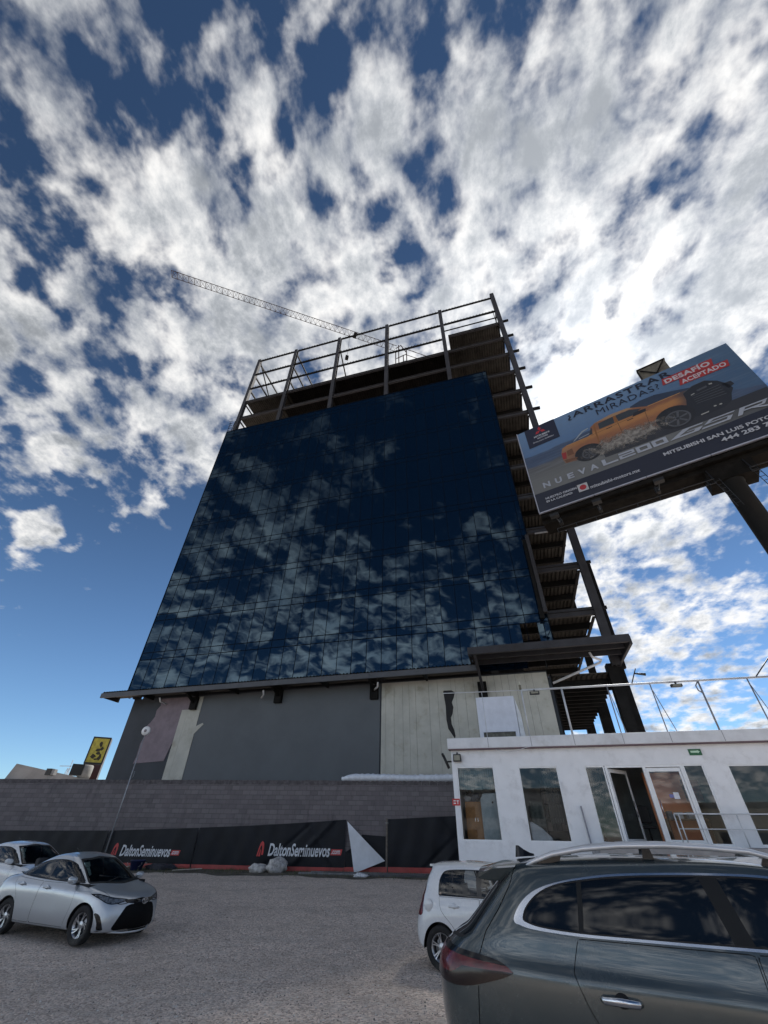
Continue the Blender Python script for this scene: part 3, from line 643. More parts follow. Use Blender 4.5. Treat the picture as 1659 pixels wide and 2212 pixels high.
    mb.prism([(-14.6, 7.5), (-14.5, 7.5), (-13.85, 8.15), (-13.95, 8.25), (-14.6, 8.0)], -.09, -.062)
    mb.build('cream_boards', cream, r)
    mb = MB(); q = random.Random(2); x = 0.05
    while x < 11.0:
        w = q.choice((.30, .45, .60, .92)); w = min(w, 11.1 - x)
        mb.box(x, x + w - .012, -.05 - q.uniform(0, .008), -.004, 0, 10.2)
        x += w
    mb.build('cream_boards', cream, r)
    mb = MB(); mb.prism([(4.35, 9.35), (4.36, 9.45), (4.9, 9.44), (5.12, 9.3), (5.0, 8.95), (4.86, 8.7), (4.94, 8.4), (4.84, 8.0), (4.72, 7.8), (4.74, 7.4), (4.86, 7.1), (4.92, 6.75), (4.86, 6.6), (4.7, 6.85), (4.5, 7.15), (4.42, 7.7), (4.44, 8.5)], -.075, -.062); mb.build('torn_opening', pm('hole_dark', (.02, .02, .022), .9), r)
    for x, z in ((-15.1, 9.2), (-7.85, 9.3), (-.45, 9.15), (6.95, 8.9)):
        mb = MB(); mb.box(x - .28, x + .28, -.35, -.07, z, z + .9); mb.bar((x, -.3, z + .5), (x, -1.6, 10.3), .14, .2)
        mb.build('bracket', STEEL_D, r)
    # low canopy along the front
    mb = MB(); x0, x1_ = -22.9, 6.9
    n = int((x1_ - x0) / .25)
    for i in range(n):
        a = x0 + i * .25
        for (p, zp), (q_, zq) in (((a, 0), (a + .1, 0)), ((a + .1, 0), (a + .14, .06)), ((a + .14, .06), (a + .22, .06)), ((a + .22, .06), (a + .25, 0))):
            mb.face([(p, -1.75, 10.50 + zp), (q_, -1.75, 10.50 + zq), (q_, -.32, 10.56 + zq), (p, -.32, 10.56 + zp)])
    mb.box(x0, x1_, -1.70, -.05, 10.44, 10.485)
    cp = mb.build('canopy', DECK, r)
    mb = MB()
    for a, b in ((-22.9, -19.2), (-19.18, -15.0), (-14.98, -7.75), (-7.73, -.35), (-.33, 6.9)):
        mb.box(a, b, -1.80, -1.765, 10.10, 10.44); mb.box(a, b, -1.763, -1.68, 10.10, 10.13); mb.box(a, b, -1.763, -1.68, 10.41, 10.438)
    mb.build('gutter_beam', pm('gutter_steel', (.055, .058, .066), .5, .3, .1), cp)
    for a in (-22.7, -19.2, -15.0, -11.4, -7.75, -4, -.35, 3.3): mb = MB(); mb.box(a - .06, a + .06, -1.66, -.1, 10.12, 10.43); mb.build('canopy_arm', STEEL_D, cp)
    for x in (-17.6, -8.6, .1):
        mb = MB(); mb.tube([(x, -1.2, 9.95), (x - .1, -.9, 9.75), (x - .6 if x > -10 else x, -.3, 9.7)], .06, 8); mb.build('drain_pipe', pm('pipe_white', (.55, .55, .56), .5), cp)
    # deeper canopy over the right-hand end
    d = deck_mb(6.6, 15.6, -3.2, -.36, 10.95, .26, .06).build('side_canopy', DECK, r)
    mb = MB(); mb.box(6.5, 15.7, -3.30, -3.22, 10.62, 11.05); mb.box(6.5, 15.7, -3.218, -3.1, 10.62, 10.66); mb.box(6.5, 15.7, -3.218, -3.1, 11.01, 11.05)
    mb.box(6.5, 6.58, -3.2, 0, 10.6, 10.94); mb.box(15.6, 15.75, -3.2, 1, 10.5, 10.98)
    for y in (-2.1, -1.0): mb.box(6.6, 15.58, y - .06, y + .06, 10.66, 10.93)
    mb.bar((6.9, -3.1, 10.7), (7.0, -.2, 9.2), .16, .2)
    mb.build('canopy_beam', STEEL, d)
    mb = MB(); mb.tube([(13.6, -2.0, 10.6), (13.7, -1.9, 10.35), (14.2, -1.6, 10.2), (14.1, -1.5, 10.1), (11.3, -.6, 9.35)], .07, 8); mb.build('drain_pipe', MATS['pipe_white'], d)
    # dark storey behind the open right bay
    mb = MB(); mb.box(11.3, 11.4, .3, 16, 0, 10.2); mb.build('inner_wall', STEEL_D, r)
    d = deck_mb(11.4, 15.1, .3, 16, 9.9).build('floor_deck', DECK, r)
    mb = MB()
    for y in np.arange(1.2, 16, 1.1): mb.box(11.4, 15.1, y - .06, y + .06, 9.45, 9.88)
    mb.build('floor_beam', STEEL_D, d)
    mb = MB(); mb.box(14.75, 15.35, .1, .75, 0, 10.5); mb.build('column', STEEL_D, r)
    mb = MB(); mb.box(15.5, 15.85, .8, 1.2, 0, 10.5); mb.build('column', STEEL_D, r)
    for y in (8.0, 16.2, 24):
        mb = MB(); mb.box(14.9, 15.6, y - .3, y + .3, 0, 10.2); mb.build('column', STEEL_D, r)
    mb = MB(); mb.bar((11.2, 3.0, 6.8), (18.5, 3.0, 6.8), .10, .14); mb.box(11.5, 13.2, 3.0, 6.0, 5.4, 6.6); mb.build('site_rail', STEEL, r)
    return r
tower()

def crane():
    a = Vector((-41.2, 32.8, 0)); d = Vector((.948, .318, 0)).normalized(); Z = 85.0
    base = a + d * 45.6
    r = thing('tower_crane', 'slim reddish tower crane jib reaching out to the left behind the roof frame', 'crane', (base.x, base.y, 0), math.atan2(d.y, d.x))
    L = 45.6; rb = pm('crane_paint', (.045, .028, .025), .8, 0, .15, spec=.15); 
    mb = MB(); h, w = 1.25, .65
    mb.bar((-L, -w, Z), (0, -w, Z), .08); mb.bar((-L, w, Z), (0, w, Z), .08); mb.bar((-L, 0, Z + h), (0, 0, Z + h), .09)
    n = 44
    for i in range(n):
        x0 = -L + L * i / n; x1 = -L + L * (i + 1) / n; xm = (x0 + x1) / 2
        for s in (-w, w): mb.bar((x0, s, Z), (xm, 0, Z + h), .035); mb.bar((xm, 0, Z + h), (x1, s, Z), .035)
        mb.bar((x0, -w, Z), (x0, w, Z), .05); mb.bar((x0, -w, Z), (x1, w, Z), .04)
    mb.bar((-L, -w, Z), (-L, 0, Z + h), .06); mb.bar((-L, w, Z), (-L, 0, Z + h), .06); mb.build('jib', rb, r)
    mb = MB(); mb.box(-9.6, -8.9, -.6, .6, Z - .35, Z - .05); mb.tube([(-10.4, -.2, Z - .5), (-10.4, -.2, Z - 9)], .03, 5); mb.box(-10.7, -10.1, -.3, .3, Z - 9.9, Z - 9); mb.build('trolley', STEEL_D, r)
    mb = MB(); m = .9
    for s in (-m, m):
        for u in (-m, m): mb.bar((s + 1.2, u, 0), (s + 1.2, u, Z), .16)
    for k in range(34):
        z = 2.5 * k
        for s in (-m, m): mb.bar((1.2 - m, s, z), (1.2 + m, s, z + 2.5), .07); mb.bar((1.2 + s, -m, z), (1.2 + s, m, z + 2.5), .07)
    mb.build('mast', rb, r)
    mb = MB(); mb.bar((0, 0, Z), (1.2, 0, Z + 2), .14); mb.bar((2.4, 0, Z), (1.2, 0, Z + 2), .14)
    for s in (-.6, .6): mb.bar((2.4, s, Z), (12, s, Z), .10)
    mb.box(10, 12, -.7, .7, Z - .9, Z - .1); mb.build('counter_jib', rb, r)
    mb = MB(); mb.tube([(1.2, 0, Z + 2), (11, 0, Z + .05)], .02, 5); mb.build('stay_cable', STEEL_D, r)
crane()
# ------------------------------------------------------------ billboard on its column (local x along the face 0..12.65, -y = face)
BO = (9.665, 19.635, 0); BROT = R_(-35.0); BZ = 17.6; BW, BH = 12.65, 7.25
def flat(name, col, rough=.55, **k): return pm(name, tuple(c * .55 for c in col), rough, 0, k.pop('var', .06), 1.0, **k)
def billboard():
    r = thing('billboard', 'huge billboard showing an orange pickup truck, on a thick dark steel column above the office', 'billboard', BO, BROT)
    mb = MB(); mb.box(0, BW, .012, .12, BZ, BZ + BH); mb.build('backing', pm('bb_back', (.05, .05, .055), .7), r)
    # printed vinyl: sky, far mountains, blurred plain, dark band
    m = bpy.data.materials.new('vinyl_print'); m.use_nodes = True; t = NT(m.node_tree); b = m.node_tree.nodes['Principled BSDF']
    oc = t.add('ShaderNodeTexCoord').outputs['Object']; x, y, z = t.sep(oc); zz = t.math('SUBTRACT', z, BZ)
    hz = t.math('ADD', 4.75, t.math('MULTIPLY', t.math('SUBTRACT', t.noise(t.comb(x, 0, 0), .35, 2, .5), .5), 1.2))
    hz = t.math('SUBTRACT', hz, t.ramp(x, 9.0, 12.6, 0, 1.5))
    streak = t.noise(t.comb(t.math('MULTIPLY', x, .25), 0, t.math('MULTIPLY', zz, 4.0)), 1.3, 5, .6)
    skyc = t.mix(t.ramp(zz, 4.5, 7.2), (.11, .22, .42), (.17, .30, .50)); skyc = t.mix(t.ramp(x, 6.5, 12, 0, .75), skyc, (.05, .11, .20))
    skyc = t.mix(t.ramp(streak, .45, .75, 0, .35), skyc, (.22, .30, .42))
    mount = t.mix(t.ramp(streak, .4, .7), (.055, .09, .17), (.09, .14, .24))
    plain = t.mix(t.ramp(streak, .35, .7), (.10, .10, .105), (.20, .21, .23)); plain = t.mix(t.ramp(zz, 2.2, 3.9, .9, 0), plain, (.20, .205, .20))
    plain = t.mix(t.ramp(x, 8, 12, 0, .7), plain, (.06, .065, .075))
    c = t.mix(t.ramp(t.math('SUBTRACT', zz, hz), -.06, .06), mount, skyc)
    c = t.mix(t.ramp(t.math('SUBTRACT', zz, t.math('SUBTRACT', hz, 1.0)), -.12, .12), plain, c)
    c = t.mix(t.ramp(t.noise(oc, 3.0, 6, .7), .3, .8, 0, .35), c, t.mix(.5, c, (.16, .15, .14))); c = t.vec('SCALE', c, scale=.58)
    t.put(b.inputs['Base Color'], c); b.inputs['Roughness'].default_value = .5
    mb = MB(); mb.box(0, BW, -.004, .010, BZ, BZ + BH); face = mb.build('printed_face', m, r)
    Y = [-.0055]
    def lay(name, col, polys, **k):
        Y[0] -= .0012; mb = MB()
        for p in polys: mb.face([(x, Y[0], BZ + z) for x, z in p])
        return mb.build(name, flat('bb_' + name, col, **k), face)
    def ell(cx, cz, rx, rz, n=28, tilt=0): return [(cx + rx * math.cos(2 * math.pi * k / n), cz + rz * math.sin(2 * math.pi * k / n)) for k in range(n)]
    lay('far_ridge', (.035, .055, .10), [[(6.6, 4.7), (6.9, 5.45), (7.5, 5.62), (8.3, 5.60), (9.2, 5.3), (10.0, 5.0), (10.2, 4.4)]])
    lay('dark_road', (.035, .036, .045), [[(4.5, 2.3), (12.6, 2.2), (12.6, 2.95), (9.0, 2.9), (5.5, 3.0), (4.5, 2.8)]])
    lay('dark_band', (.014, .017, .038), [[(0, 0), (BW, 0), (BW, 1.63), (9, 1.52), (6, 1.42), (3.2, 1.42), (0, 1.45)]])
    # pickup truck (rear left, front right)
    body = [(2.28, 3.25), (2.30, 3.92), (2.45, 4.30), (2.75, 4.42), (4.15, 4.45), (4.30, 4.62), (4.42, 5.10), (4.75, 5.33), (5.7, 5.50), (6.7, 5.45), (7.65, 4.95), (8.6, 4.97), (9.6, 4.95), (10.1, 4.85), (10.3, 4.2), (10.2, 3.3), (9.5, 2.95), (7.9, 3.0), (6.9, 3.05), (4.6, 3.15), (4.2, 3.0), (3.0, 2.9), (2.35, 3.0)]
    tb = bpy.data.materials.new('truck_print'); tb.use_nodes = True; t2 = NT(tb.node_tree); o2 = t2.add('ShaderNodeTexCoord').outputs['Object']; x2, y2, z2 = t2.sep(o2); z2 = t2.math('SUBTRACT', z2, BZ)
    sw = t2.math('ADD', z2, t2.math('MULTIPLY', t2.math('SUBTRACT', t2.noise(t2.comb(t2.math('MULTIPLY', x2, .6), 0, z2), 1.6, 4, .6), .5), .7))
    cc = t2.mix(t2.ramp(sw, 2.9, 3.9), (.10, .045, .03), (.27, .095, .025)); cc = t2.mix(t2.ramp(sw, 3.9, 4.35), cc, (.40, .165, .035)); cc = t2.mix(t2.ramp(sw, 4.5, 4.75), cc, (.24, .085, .025)); cc = t2.mix(t2.ramp(sw, 5.25, 5.4), cc, (.34, .20, .10))
    cc = t2.mix(t2.ramp(x2, 8.8, 9.6, 0, .85), cc, (.02, .018, .02)); cc = t2.mix(t2.ramp(x2, 3.6, 2.3, 0, .5), cc, (.28, .16, .08))
    cc = t2.vec('SCALE', t2.mix(.18, cc, (.14, .13, .13)), scale=.85)
    b2 = tb.node_tree.nodes['Principled BSDF']; t2.put(b2.inputs['Base Color'], cc); b2.inputs['Roughness'].default_value = .5
    Y[0] -= .0012; mb = MB(); mb.face([(x, Y[0], BZ + z) for x, z in body]); mb.build('truck_body', tb, face)
    lay('truck_door_line', (.06, .03, .02), [[(5.86, 3.3), (5.885, 3.3), (5.93, 4.62), (5.905, 4.62)], [(7.30, 3.4), (7.32, 3.4), (7.45, 4.6), (7.43, 4.6)], [(4.3, 4.44), (7.6, 4.62), (7.6, 4.60), (4.3, 4.42)]])
    lay('truck_nose', (.02, .022, .03), [[(9.5, 4.75), (10.05, 5.05), (10.7, 5.08), (11.15, 4.7), (11.42, 4.2), (11.5, 3.75), (11.3, 3.45), (11.1, 2.95), (10.7, 2.68), (9.9, 2.62), (9.35, 2.75), (9.25, 3.6), (9.45, 4.2)], [(11.2, 4.35), (11.62, 4.3), (11.66, 4.0), (11.35, 3.85)]])
    lay('truck_glass', (.045, .055, .065), [[(4.86, 4.66), (4.92, 5.17), (5.82, 5.24), (5.76, 4.68)], [(5.98, 4.68), (5.98, 5.23), (6.75, 5.24), (7.35, 4.95), (6.75, 4.68)], [(4.2, 4.5), (4.4, 4.5), (4.5, 5.0), (4.45, 5.05)]])
    lay('truck_pillar', (.33, .13, .03), [[(5.80, 4.65), (5.95, 4.65), (5.97, 5.26), (5.84, 5.26)], [(4.50, 3.4), (4.56, 3.4), (4.72, 5.22), (4.60, 5.10)]])
    lay('wheel_arch', (.018, .018, .022), [ell(8.55, 3.28, .95, .86), ell(3.78, 3.18, .80, .66), [(6.75, 4.58), (7.5, 4.6), (7.55, 4.82), (6.9, 4.86)], [(5.2, 4.42), (5.55, 4.44), (5.55, 4.50), (5.2, 4.48)], [(6.4, 4.40), (6.75, 4.42), (6.75, 4.48), (6.4, 4.46)]])
    lay('wheel_rim', (.10, .105, .12), [ell(8.62, 3.12, .62, .60), ell(3.80, 3.08, .42, .40)])
    lay('wheel_hub', (.035, .035, .04), [ell(8.62, 3.12, .53, .51), ell(3.80, 3.08, .34, .32)])
    lay('wheel_spokes', (.11, .115, .13), [[(cx + .5 * k * math.cos(a - .12), cz + .5 * k * math.sin(a - .12)), (cx + .5 * k * math.cos(a + .12), cz + .5 * k * math.sin(a + .12)), (cx + .1 * k * math.cos(a + .5), cz + .1 * k * math.sin(a + .5)), (cx + .1 * k * math.cos(a - .5), cz + .1 * k * math.sin(a - .5))] for cx, cz, k in ((8.62, 3.12, 1), (3.80, 3.08, .6)) for a in [j * math.pi / 3 + .2 for j in range(6)]])
    lay('tail_lamp', (.38, .03, .03), [[(2.28, 3.38), (2.50, 3.35), (2.60, 3.9), (2.32, 3.92)]])
    lay('truck_shade', (.20, .085, .04), [[(2.35, 3.3), (3.1, 3.15), (3.1, 3.05), (2.4, 3.0)], [(2.6, 3.5), (3.0, 3.5), (3.0, 4.0), (2.65, 3.95)]])
    lay('grille_bars', (.09, .095, .11), [[(9.75, 4.30 - .16 * k), (11.1, 4.36 - .2 * k), (11.1, 4.31 - .2 * k), (9.75, 4.26 - .16 * k)] for k in range(5)] + [[(9.5, 4.78), (10.05, 5.06), (10.7, 5.09), (10.7, 5.05), (10.05, 5.02), (9.5, 4.74)], [(10.1, 4.62), (10.62, 4.66), (10.6, 4.52), (10.12, 4.48)]])
    lay('truck_highlight', (.75, .42, .16), [[(7.7, 4.93), (9.4, 4.93), (9.4, 4.90), (7.7, 4.89)], [(2.75, 4.40), (4.2, 4.43), (4.2, 4.40), (2.75, 4.37)]])
    lay('truck_lamps', (.45, .45, .42), [[(9.75, 4.42), (9.95, 4.47), (9.95, 4.40), (9.77, 4.36)], [(10.72, 4.72), (10.9, 4.70), (10.88, 4.6), (10.75, 4.62)], ell(10.35, 2.98, .07, .05, 10), ell(10.6, 2.96, .07, .05, 10), [(9.6, 2.78), (10.0, 2.80), (9.95, 2.72), (9.6, 2.70)]])
    lay('sport_bar', (.40, .46, .52), [[(3.2, 4.50), (3.3, 4.50), (3.95, 4.98), (4.3, 5.08), (4.3, 5.16), (3.9, 5.08)], [(3.55, 4.52), (4.25, 4.60), (4.25, 4.66), (3.6, 4.58)]])
    # dust thrown up by the wheels, printed soft
    dm = bpy.data.materials.new('bb_dust'); dm.use_nodes = True; t = NT(dm.node_tree); b = dm.node_tree.nodes['Principled BSDF']
    oc = t.add('ShaderNodeTexCoord').outputs['Object']; x, y, z = t.sep(oc); zz = t.math('SUBTRACT', z, BZ)
    dx = t.math('DIVIDE', t.math('SUBTRACT', x, 5.9), 2.6); dz = t.math('DIVIDE', t.math('SUBTRACT', zz, t.math('ADD', 3.0, t.math('MULTIPLY', t.math('SUBTRACT', x, 3.2), .06))), .75)
    rr_ = t.math('SQRT', t.math('ADD', t.math('MULTIPLY', dx, dx), t.math('MULTIPLY', dz, dz)))
    nn = t.noise(oc, 2.4, 7, .65)
    al = t.ramp(t.math('SUBTRACT', t.math('MULTIPLY', nn, 2.0), rr_), -.05, .75, 0, .90)
    t.put(b.inputs['Base Color'], t.mix(t.ramp(t.noise(oc, 5, 5, .6), .35, .65), (.11, .10, .09), (.26, .24, .215))); t.put(b.inputs['Alpha'], al); b.inputs['Roughness'].default_value = .6
    Y[0] -= .0012; mb = MB(); mb.face([(x, Y[0], BZ + z) for x, z in ((2.4, 1.8), (9.2, 1.8), (9.2, 4.4), (2.4, 4.4))]); mb.build('dust_cloud', dm, face)
    lay('logo_box', (.012, .016, .045), [[(.52, 5.40), (2.60, 5.42), (2.60, 7.246), (.52, 7.246)]])
    Y[0] -= .0012; mb = MB()    # three diamonds
    for a in (90, 210, 330):
        L = .205; cx, cz = 1.52 + L * math.cos(R_(a)), 6.72 + L * math.sin(R_(a))
        mb.face([(cx + k * L * math.cos(R_(a + s)), Y[0], BZ + cz + k * L * math.sin(R_(a + s))) for s, k in ((0, 1), (90, .58), (180, 1), (270, .58))])
    mb.build('emblem', flat('bb_logo_red', (.55, .02, .03)), face)
    wh = flat('bb_white', (.62, .64, .70)); dk = flat('bb_navy', (.008, .010, .03)); silver = flat('bb_silver', (.48, .52, .60))
    def txt(name, s, x0, x1, z0, z1, m, **k):
        Y[0] -= .0012; mb = MB(); add_text(mb, s, x0, x1, BZ + z0, BZ + z1, Y[0], 0, **k); return mb.build(name, m, face)
    txt('lettering', 'MITSUBISHI', 1.02, 2.08, 6.20, 6.36, wh, bold=.03); txt('lettering', 'MOTORS', 1.22, 1.92, 5.98, 6.12, wh, bold=.03); txt('lettering', 'Drive your Ambition', .86, 2.27, 5.68, 5.86, wh, bold=.015)
    txt('headline', '¿ARRASTRAR', 3.42, 9.60, 6.42, 7.06, dk, bold=.015, spacing=1.15); txt('headline', 'MIRADAS?', 5.12, 8.74, 5.88, 6.38, dk, bold=-.004, spacing=1.1)
    lay('red_strip', (.48, .035, .035), [[(8.92, 6.02), (11.50, 5.93), (11.62, 6.52), (9.05, 6.55)], [(9.62, 5.45), (12.05, 5.40), (12.16, 5.925), (9.75, 5.93)]])
    txt('headline', 'DESAFÍO', 9.1, 11.42, 6.05, 6.53, flat('bb_pink', (.66, .62, .66)), bold=.04, spacing=1.1); txt('headline', 'ACEPTADO', 9.78, 11.98, 5.50, 5.86, MATS['bb_pink'], bold=.03, spacing=1.05)
    for ch, x0, x1 in (('N', .66, 1.10), ('U', 1.42, 1.82), ('E', 2.18, 2.55), ('V', 2.82, 3.28), ('A', 3.50, 3.96)): txt('model_name', ch, x0, x1, 1.68, 2.12, silver, bold=.04)
    # wide block figures of the model name
    def blk(polys): return lay('model_name', (.48, .52, .60), polys)
    h0, h1 = 1.70, 2.16
    blk([[(4.22, h0), (5.05, h0), (5.05, h0 + .12), (4.42, h0 + .12), (4.42, h1), (4.22, h1)]])
    blk([[(5.15, h1 - .11), (5.17, h1), (5.98, h1), (5.98, 1.89), (5.30, 1.89), (5.30, 1.81), (5.98, 1.81), (5.98, h0), (5.15, h0), (5.15, 1.98), (5.85, 1.98), (5.85, h1 - .11)]])
    for x0 in (6.08, 6.90):
        blk([[(x0, h0), (x0 + .74, h0), (x0 + .74, h0 + .12), (x0, h0 + .12)], [(x0, h1 - .12), (x0 + .74, h1 - .12), (x0 + .74, h1), (x0, h1)], [(x0, h0 + .12), (x0 + .18, h0 + .12), (x0 + .18, h1 - .12), (x0, h1 - .12)], [(x0 + .56, h0 + .12), (x0 + .74, h0 + .12), (x0 + .74, h1 - .12), (x0 + .56, h1 - .12)]])
    blk([[(7.72, 1.72), (8.0, 1.72), (8.8, 2.10), (9.38, 2.10), (9.46, 2.18), (8.5, 2.18)], [(8.0, 1.72), (9.1, 1.72), (9.22, 1.82), (8.2, 1.82)], [(8.9, 1.82), (9.22, 1.82), (9.36, 1.95), (8.6, 1.95), (8.6, 1.90), (8.98, 1.90)]])
    blk([[(9.42, 1.94), (9.6, 1.94), (9.9, 2.10), (10.8, 2.10), (10.9, 2.18), (9.75, 2.18)], [(9.6, 1.94), (10.45, 1.94), (10.60, 1.99), (9.68, 1.99)], [(9.2, 1.70), (10.5, 1.70), (10.72, 1.96), (10.50, 1.96), (10.38, 1.80), (9.3, 1.80)]])
    blk([[(10.82, 1.70), (11.02, 1.70), (11.3, 2.10), (12.2, 2.10), (12.3, 2.18), (11.1, 2.18)], [(11.1, 1.90), (12.05, 1.90), (12.2, 2.09), (12.05, 2.09), (11.95, 1.98), (11.15, 1.98)], [(11.5, 1.90), (11.75, 1.90), (12.3, 1.70), (12.0, 1.70)]])
    txt('lettering', 'NUESTRO ORIGEN', .57, 2.42, .76, .92, wh, bold=.03); txt('lettering', 'ES LA CALIDAD', .57, 2.12, .52, .67, wh, bold=.03)
    lay('flag', (.60, .60, .62), [[(2.48, .44), (3.05, .44), (3.05, 1.0), (2.48, 1.0)]]); lay('flag_disc', (.50, .03, .04), [ell(2.77, .72, .19, .19)])
    txt('lettering', 'mitsubishi-motors.mx', 3.14, 5.78, .42, .66, wh, bold=.02)
    txt('lettering', 'MITSUBISHI SAN LUIS POTOSÍ', 7.12, 12.2, .86, 1.16, wh, bold=.03); txt('lettering', '444 283 77', 9.62, 11.9, .44, .72, wh, bold=.03)
    # pale edge trim
    mb = MB()
    mb.box(-.06, -.003, -.03, .1, BZ - .08, BZ + BH + .05); 
    for a, b_ in ((-.06, 3.15), (3.18, 5.9), (5.93, 8.9), (8.93, BW + .05)): mb.box(a, b_, -.03, .1, BZ - .085, BZ - .003)
    mb.build('edge_trim', pm('trim_pale', (.30, .31, .36), .5, .2), r)
    # steel behind and below
    mb = MB(); mb.box(-.02, BW, .13, .26, BZ - .05, BZ + .1); mb.box(-.02, BW, .13, .26, BZ + BH - .15, BZ + BH)
    for k in range(9): mb.box(.1 + 1.55 * k, .22 + 1.55 * k, .265, .42, BZ, BZ + BH - .01)
    for k in range(4): mb.box(0, BW, .43, .55, BZ + .6 + 1.9 * k, BZ + .75 + 1.9 * k)
    for k in range(4): mb.bar((.2 + 3.1 * k, .9, BZ), (3.2 + 3.1 * k, .9, BZ + BH - .5), .1); mb.bar((3.2 + 3.1 * k, 1.1, BZ), (.2 + 3.1 * k, 1.1, BZ + BH - .5), .1)
    mb.build('rear_frame', pm('bb_steel', (.014, .012, .011), .8, 0, .3, 2, spec=.1), r)
    mb = MB(); mb.box(-.05, BW + .1, .3, 1.55, BZ - .72, BZ - .62); mb.box(-.05, BW + .1, .3, .38, BZ - .615, BZ - .1); mb.box(-.05, BW + .1, 1.45, 1.55, BZ - .615, BZ - .1)
    for k in range(22): mb.box(.2 + .58 * k, .28 + .58 * k, .39, 1.44, BZ - .6, BZ - .3)
    mb.box(0, BW, .02, .29, BZ - .45, BZ - .2)
    mb.build('main_beam', pm('bb_beam', (.009, .008, .007), .85, 0, .4, 2.5, spec=.08), r)
    # column
    mb = MB(); mb.lathe([(.46, .3), (.46, BZ - 1.6), (.50, BZ - 1.6), (.50, BZ - .75)], (9.2, .85, 0), 'Z', 36); mb.lathe([(.75, .3), (.75, .36), (.5, .36)], (9.2, .85, 0), 'Z', 24)
    col = mb.build('column', pm('bb_column', (.009, .010, .011), .6, 0, .2, 1.2, dirt=(.016, .014, .012), dscale=.6, spec=.15), r)
    mb = MB(); mb.box(8.3, 10.3, .3, 1.5, BZ - 1.5, BZ - .73); mb.build('column_head', pm('bb_beam', ()), r)
    # catwalk rails and lamp arms in front and below
    st = pm('bb_rail', (.010, .010, .011), .6, .3, .2)
    mb = MB()
    for a, b_ in ((.7, 8.45), (9.9, 12.6)):
        for z in (-1.50, -1.76): mb.bar((a, -.02, BZ + z), (b_, -.02, BZ + z), .04)
        x = a
        while x <= b_ + .01: mb.bar((x, -.02, BZ - 1.78), (x, -.02, BZ - 1.48), .035); x += 1.06
    for k in (.95, 3.15, 5.98, 8.4, 9.95, 12.4): mb.bar((k, .3, BZ - .7), (k, -.02, BZ - 1.5), .05)
    for k in (8.42, 9.95):
        for d in (0, .22): mb.bar((k + d, .1, BZ - 1.5), (k + d + .25, .1, BZ - 3.3), .025)
        for j in range(7): mb.bar((k + .035 * j, .1, BZ - 1.6 - .25 * j), (k + .24 + .035 * j, .1, BZ - 1.6 - .25 * j), .02)
    mb.build('catwalk_rail', st, r)
    for x in (1.0, 3.18, 6.05, 11.6):
        a = MB(); a.tube([(x, .2, BZ - .7), (x, -.6, BZ - 1.5), (x, -1.9, BZ - 1.95)], .035, 7); a.box(x - .10, x + .10, -.25, .02, BZ - 1.35, BZ - 1.05); arm = a.build('lamp_arm', st, r)
        h = MB(); h.box(x - .22, x + .22, -2.15, -1.85, BZ - 2.03, BZ - 1.86); h.build('lamp_head', st, arm)
    # box fixed to the back, showing over the top edge
    mb = MB(); mb.box(8.5, 10.1, 1.1, 1.25, BZ + BH - .5, BZ + 9.4); mb.box(8.45, 8.5, 1.05, 1.3, BZ + BH - .5, BZ + 9.45, 1); mb.box(8.45, 10.15, 1.05, 1.3, BZ + 9.402, BZ + 9.5, 1)
    mb.bar((8.6, 1.02, BZ + 7.4), (10.0, 1.02, BZ + 9.3), .07, mi=1); mb.bar((8.6, 1.0, BZ + 9.2), (10.0, 1.0, BZ + 7.6), .06, mi=1)
    mb.build('rear_panel', [pm('bb_reverse', (.10, .09, .07), .8, 0, .3, 3), MATS['bb_steel']], r)
    mb = MB(); mb.box(.35, 2.75, .3, .9, BZ + BH + .003, BZ + BH + .18); mb.box(.9, 2.3, .3, .8, BZ + BH + .183, BZ + BH + .35); mb.build('top_ledge', pm('bb_ledge', (.09, .055, .03), .8, 0, .3, 3), r)
billboard()
